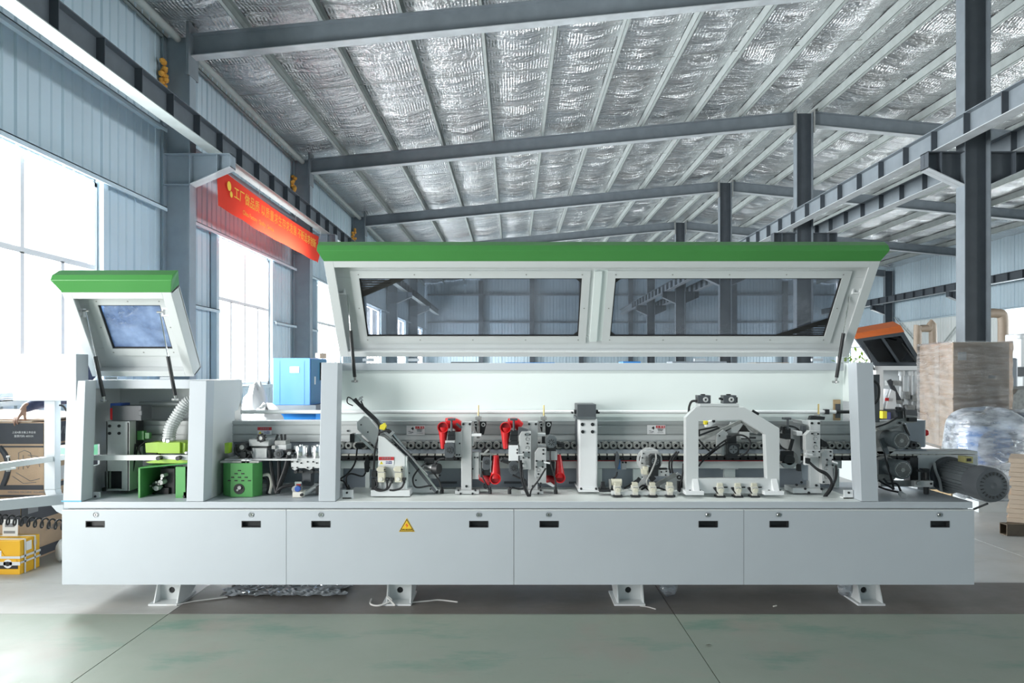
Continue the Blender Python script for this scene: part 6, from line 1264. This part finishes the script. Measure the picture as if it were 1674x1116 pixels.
# ---- other machines and stock further back, glimpsed over the machine and through the hood panes
Y = 13; rr = random.Random(5)
bk = [(-1.7, 'red_plastic', .5, 1.72, 'red cabinet far behind the long hood'), (-.9, 'charcoal', .7, 1.74, 'dark cabinet far behind, next to the red cabinet'), (.35, 'tank_blue', 1.1, 1.73, 'blue machine far behind the middle of the hood'), (2.3, 'tank_blue', .5, 1.75, 'small blue machine far behind, right of the middle'), (3.6, 'blue_grey', 1.2, 1.75, 'grey blue machine far behind the right pane'), (5.0, 'duct_brown', .8, 1.73, 'brown crate far behind, right of the grey blue machine'), (-2.9, 'white_paint', .7, 1.7, 'white machine far behind the left end of the hood')]
for xx, mm, w_, h_, lb in bk:
    t_ = thing('floor_machine' if 'crate' not in lb else 'crate', lb, 'machine' if 'crate' not in lb else 'crate', (xx, Y, 0)); MB().box(xx-w_/2, Y, .1, xx+w_/2, Y+.8, h_-.12).build('case', mm, t_, bevel=.02); MB().box(xx-w_/2+.05, Y+.1, h_-.12, xx+w_/2-.1, Y+.6, h_).build('top_box', mm, t_, bevel=.01); MB().box(xx-w_/2+.05, Y+.05, 0, xx+w_/2-.05, Y+.75, .1).build('plinth', 'charcoal', t_)
tr = thing('potted_plant', 'leafy green plant behind the right end of the long machine', 'plant', (X(1402, 20), 20, 0)); m = MB()
for k in range(90):
    c = Vector((X(1402, 20)+rr.gauss(0, .28), 20+rr.gauss(0, .25), 1.75+rr.gauss(0, .22))); a = Vector((rr.uniform(-1, 1), rr.uniform(-1, 1), rr.uniform(-.5, .8))).normalized()*.11; b2 = a.cross(Vector((0, 0, 1)))*.45; m.add([c-a, c+b2, c+a, c-b2], [(0, 1, 2, 3)])
m.build('foliage', 'lime_paint', tr, kind='stuff'); MB().cyl((X(1402, 20), 20, .3), (X(1402, 20), 20, 1.6), .03).build('stem', 'wood', tr); MB().cyl((X(1402, 20), 20, 0), (X(1402, 20), 20, .35), .16, .22).build('pot', 'duct_brown', tr)
# ---- litter on the floor
def string(pts, label, r=.004): m = MB(); m.tube(pts, r, 6); o = m.build('string', 'string', None, smooth=True); tag(o, label, 'string')
string([at(250, 984, 4.62)[:2]+(.006,), at(262, 988, 4.6)[:2]+(.006,), at(285, 988, 4.58)[:2]+(.006,), at(320, 983, 4.66)[:2]+(.006,), at(372, 977, 4.74)[:2]+(.006,)], 'white string lying on the floor around the left foot')
string([at(607, 980, 4.70)[:2]+(.006,), at(606, 988, 4.60)[:2]+(.006,), at(620, 990, 4.57)[:2]+(.006,), at(640, 988, 4.6)[:2]+(.03,), at(632, 980, 4.62)[:2]+(.05,), at(646, 990, 4.57)[:2]+(.006,)], 'knotted white string at the second foot from the left', .006)
string([at(665, 984, 4.62)[:2]+(.006,), at(700, 982, 4.66)[:2]+(.006,), at(718, 980, 4.68)[:2]+(.006,), at(748, 983, 4.64)[:2]+(.006,)], 'straight white strap end between the second and third foot', .005)
string([at(1046, 988, 4.56)[:2]+(.006,), at(1060, 991, 4.54)[:2]+(.006,), at(1072, 993, 4.5)[:2]+(.006,)], 'short white string right of the third foot', .003)
m = MB(); nx_, ny_ = 40, 14; vs = []; fs = []
for j in range(ny_+1):
    for i in range(nx_+1):
        vs.append((-2.05+.85*i/nx_+.04*math.sin(j), 4.76+.36*j/ny_, .004+.012*abs(math.sin(i*1.7+j*2.1)+math.sin(i*.9-j*1.3))))
for j in range(ny_):
    for i in range(nx_): fs.append((j*(nx_+1)+i, j*(nx_+1)+i+1, (j+1)*(nx_+1)+i+1, (j+1)*(nx_+1)+i))
m.add(vs, fs); o = m.build('plastic_sheet', 'plastic_film', None); tag(o, 'crumpled clear plastic sheet on the floor under the left half of the machine', 'plastic')
for px, py, lb in ((1092, 970, 'torn clear film hanging under the machine right of the third foot'), (1384, 968, 'torn clear film hanging at the rightmost foot')):
    o = blob('film_scrap', (X(px, 4.75), 4.75, .105), (.06, .05, .09), 'plastic_film', px); tag(o, lb, 'plastic')
m = MB(); c = at(1158, 1055, 1763/450); m.add([(c[0]-.018, c[1], .004), (c[0], c[1]-.008, .012), (c[0]+.02, c[1]+.002, .006), (c[0], c[1]+.01, .004)], [(0, 1, 2), (0, 2, 3)]); o = m.build('leaf', 'leaf'); tag(o, 'small dry brown leaf on the green floor at right', 'leaf')
m = MB(); c = at(1267, 992, 4.56); m.bar((c[0]-.012, c[1], .004), (c[0]+.014, c[1]+.01, .006), .008, .006); o = m.build('paper_scrap', 'cream_plastic'); tag(o, 'tiny pale paper scrap on the floor left of the rightmost foot', 'scrap')
o = blob('film_scrap', (X(97, 5.6), 5.65, .09), (.05, .06, .09), 'sack', 77); tag(o, 'crumpled whitish film on the floor beside the lower carton', 'plastic')
# ================================================================ the person behind the left cabinet, right hand on the carton
pr = thing('person', 'person in navy jacket behind the control box, right hand resting on upper carton', 'person', (-3.72, 6.25, 0))
def limb(m, pts, rs, n=14, sub=6):
    k = len(rs)-1
    def r(t):
        s_ = t*k; i = min(int(s_), k-1); f_ = s_-i; f_ = f_*f_*(3-2*f_); return rs[i]*(1-f_)+rs[i+1]*f_
    m.tube(pts, r, n, sub=sub)
    for p, q in ((pts[0], rs[0]), (pts[-1], rs[-1])): m.lathe([(q*math.cos(a)+.0002, q*math.sin(a)) for a in [math.radians(d) for d in (-90, -60, -30, 0, 30, 60, 90)]], p, 'Z', n)
def ellipsoid(m, c, r, n=20):
    o = len(m.v); m.lathe([(max(.0005, math.cos(a)), math.sin(a)) for a in [math.radians(d) for d in range(-90, 91, 15)]], (0, 0, 0), 'Z', n)
    m.v[o:] = [(c[0]+v[0]*r[0], c[1]+v[1]*r[1], c[2]+v[2]*r[2]) for v in m.v[o:]]
def fuse(o, vox, it=3):
    r = o.modifiers.new('fuse', 'REMESH'); r.mode = 'VOXEL'; r.voxel_size = vox; r.use_smooth_shade = True
    q = o.modifiers.new('soften', 'SMOOTH'); q.factor = .5; q.iterations = it
PX, PY = -3.70, 6.25
hd = Vector((-3.90, 6.16, 1.575)); nk = Vector((-3.80, 6.22, 1.42)); ch = Vector((-3.76, 6.25, 1.22)); pv = Vector((PX, PY, .90))
shR, elR, wrR = Vector((-3.955, 6.20, 1.36)), Vector((-4.165, 6.03, 1.300)), Vector((-4.20, 5.862, 1.252))
shL, elL, wrL = Vector((-3.60, 6.26, 1.36)), Vector((-3.50, 6.20, 1.09)), Vector((-3.49, 6.05, .87))
bm = MB()
ellipsoid(bm, hd, (.074, .092, .112)); ellipsoid(bm, hd+Vector((0, -.02, -.06)), (.055, .07, .06))
limb(bm, [hd+Vector((0, -.088, .02)), hd+Vector((0, -.103, -.015))], [.009, .014], 8); bm_e = [hd+Vector((.074*s_, .005, -.005)) for s_ in (-1, 1)]
for e in bm_e: ellipsoid(bm, e, (.012, .02, .032), 10)
limb(bm, [hd+Vector((0, .01, -.08)), nk-Vector((0, 0, .04))], [.052, .058]); limb(bm, [nk-Vector((0, 0, .06)), ch, pv], [.09, .13, .13])
limb(bm, [shR, elR, wrR], [.05, .040, .027]); limb(bm, [shL, elL, wrL], [.05, .040, .027])
for s_ in (-1, 1): limb(bm, [pv+Vector((.085*s_, 0, -.02)), (PX+.10*s_, PY-.02, .48), (PX+.10*s_, PY+.02, .07)], [.08, .055, .038])
def hand(m, w, d, side, up, curl):
    """w wrist, d towards the fingers, side towards the thumb, up the back of the hand"""
    d, side, up = Vector(d).normalized(), Vector(side).normalized(), Vector(up).normalized()
    limb(m, [w-d*.03, w+d*.012], [.026, .027])
    kn = [w+d*(.088-.006*abs(i-1.2))+side*(.030-.0205*i)+up*.004 for i in range(4)]
    for i, k in enumerate(kn): limb(m, [w+d*.01+side*(.012-.008*i), w+d*.05+side*(.022-.0165*i), k], [.019, .0165, .0118], 10)
    for i, (k, L) in enumerate(zip(kn, (.072, .080, .074, .058))):
        sp = d+side*(.20-.16*i); sp.normalize(); p = k; pts = [k-sp*.015]; a = curl[0]
        for f_, da in ((.45, curl[1]), (.31, curl[2]), (.24, 0)):
            v = sp*math.cos(a)-up*math.sin(a); pts.append(p); p = p+v*L*f_; a += da
        pts.append(p); limb(m, pts, [.0112, .0108, .0092, .0086, .0068], 10, 5)
        q = pts[-1]+(up*.004)
    b0 = w+d*.022+side*.020-up*.006; limb(m, [b0, b0+d*.026+side*.024-up*.010, b0+d*.052+side*.034-up*.026, b0+d*.070+side*.034-up*.046], [.017, .014, .0108, .0078], 10, 5)
hand(bm, wrR, (-.30, -.46, -.84), (.80, -.50, .10), (-.25, -.78, .45), (.05, .30, .45)); hand(bm, wrL, (.05, -.25, -.95), (-.75, -.6, .1), (.3, -.8, .3), (.15, .3, .3))
body = bm.build('body', 'skin', pr); fuse(body, .0034, 2)
jk = MB(); limb(jk, [nk-Vector((0, 0, .03)), ch+Vector((0, 0, .06)), ch-Vector((0, 0, .12)), pv-Vector((0, 0, .05))], [.085, .155, .150, .150]); limb(jk, [shL+Vector((.0, 0, .0)), ch+Vector((0, 0, .12)), shR], [.07, .12, .07])
limb(jk, [shR, elR, wrR+(elR-wrR)*.16], [.068, .056, .043]); limb(jk, [shL, elL, wrL+(elL-wrL)*.12], [.068, .056, .042]); limb(jk, [nk+Vector((0, 0, .005)), nk-Vector((0, 0, .03))], [.066, .075])
j_ = jk.build('jacket', 'navy_cloth', pr); fuse(j_, .009, 3)
tr_ = MB(); limb(tr_, [pv+Vector((0, 0, .04)), pv-Vector((0, 0, .06))], [.148, .140])
for s_ in (-1, 1): limb(tr_, [pv+Vector((.075*s_, 0, -.04)), (PX+.10*s_, PY-.02, .48), (PX+.10*s_, PY+.01, .11)], [.10, .074, .060])
j_ = tr_.build('trousers', 'trouser_cloth', pr); fuse(j_, .011, 3)
for s_ in (-1, 1): sh = MB(); limb(sh, [(PX+.10*s_, PY+.05, .05), (PX+.10*s_, PY-.05, .048), (PX+.115*s_, PY-.17, .036)], [.045, .047, .036]); sh.box(PX+.10*s_-.045, PY-.19, 0, PX+.10*s_+.045, PY+.09, .02); j_ = sh.build('shoe', 'shoe', pr); fuse(j_, .006, 2)
hr = MB(); ellipsoid(hr, hd+Vector((0, .022, .022)), (.080, .090, .100)); j_ = hr.build('hair', 'hair', pr, smooth=True)
hr = MB(); ellipsoid(hr, hd+Vector((.012, .030, .005)), (.100, .095, .125)); j_ = hr.build('jacket_hood', 'navy_cloth', pr, smooth=True)
for s_ in (-1, 1): e = MB(); ellipsoid(e, hd+Vector((.030*s_, -.082, .012)), (.012, .008, .008), 10); e.build('eye', 'sign_white', pr, smooth=True); e = MB(); ellipsoid(e, hd+Vector((.030*s_, -.089, .012)), (.005, .003, .005), 8); e.build('iris', 'hair', pr, smooth=True)
e = MB(); ellipsoid(e, hd+Vector((0, -.088, -.055)), (.022, .008, .006), 10); e.build('mouth', 'dark_red_plastic', pr, smooth=True)
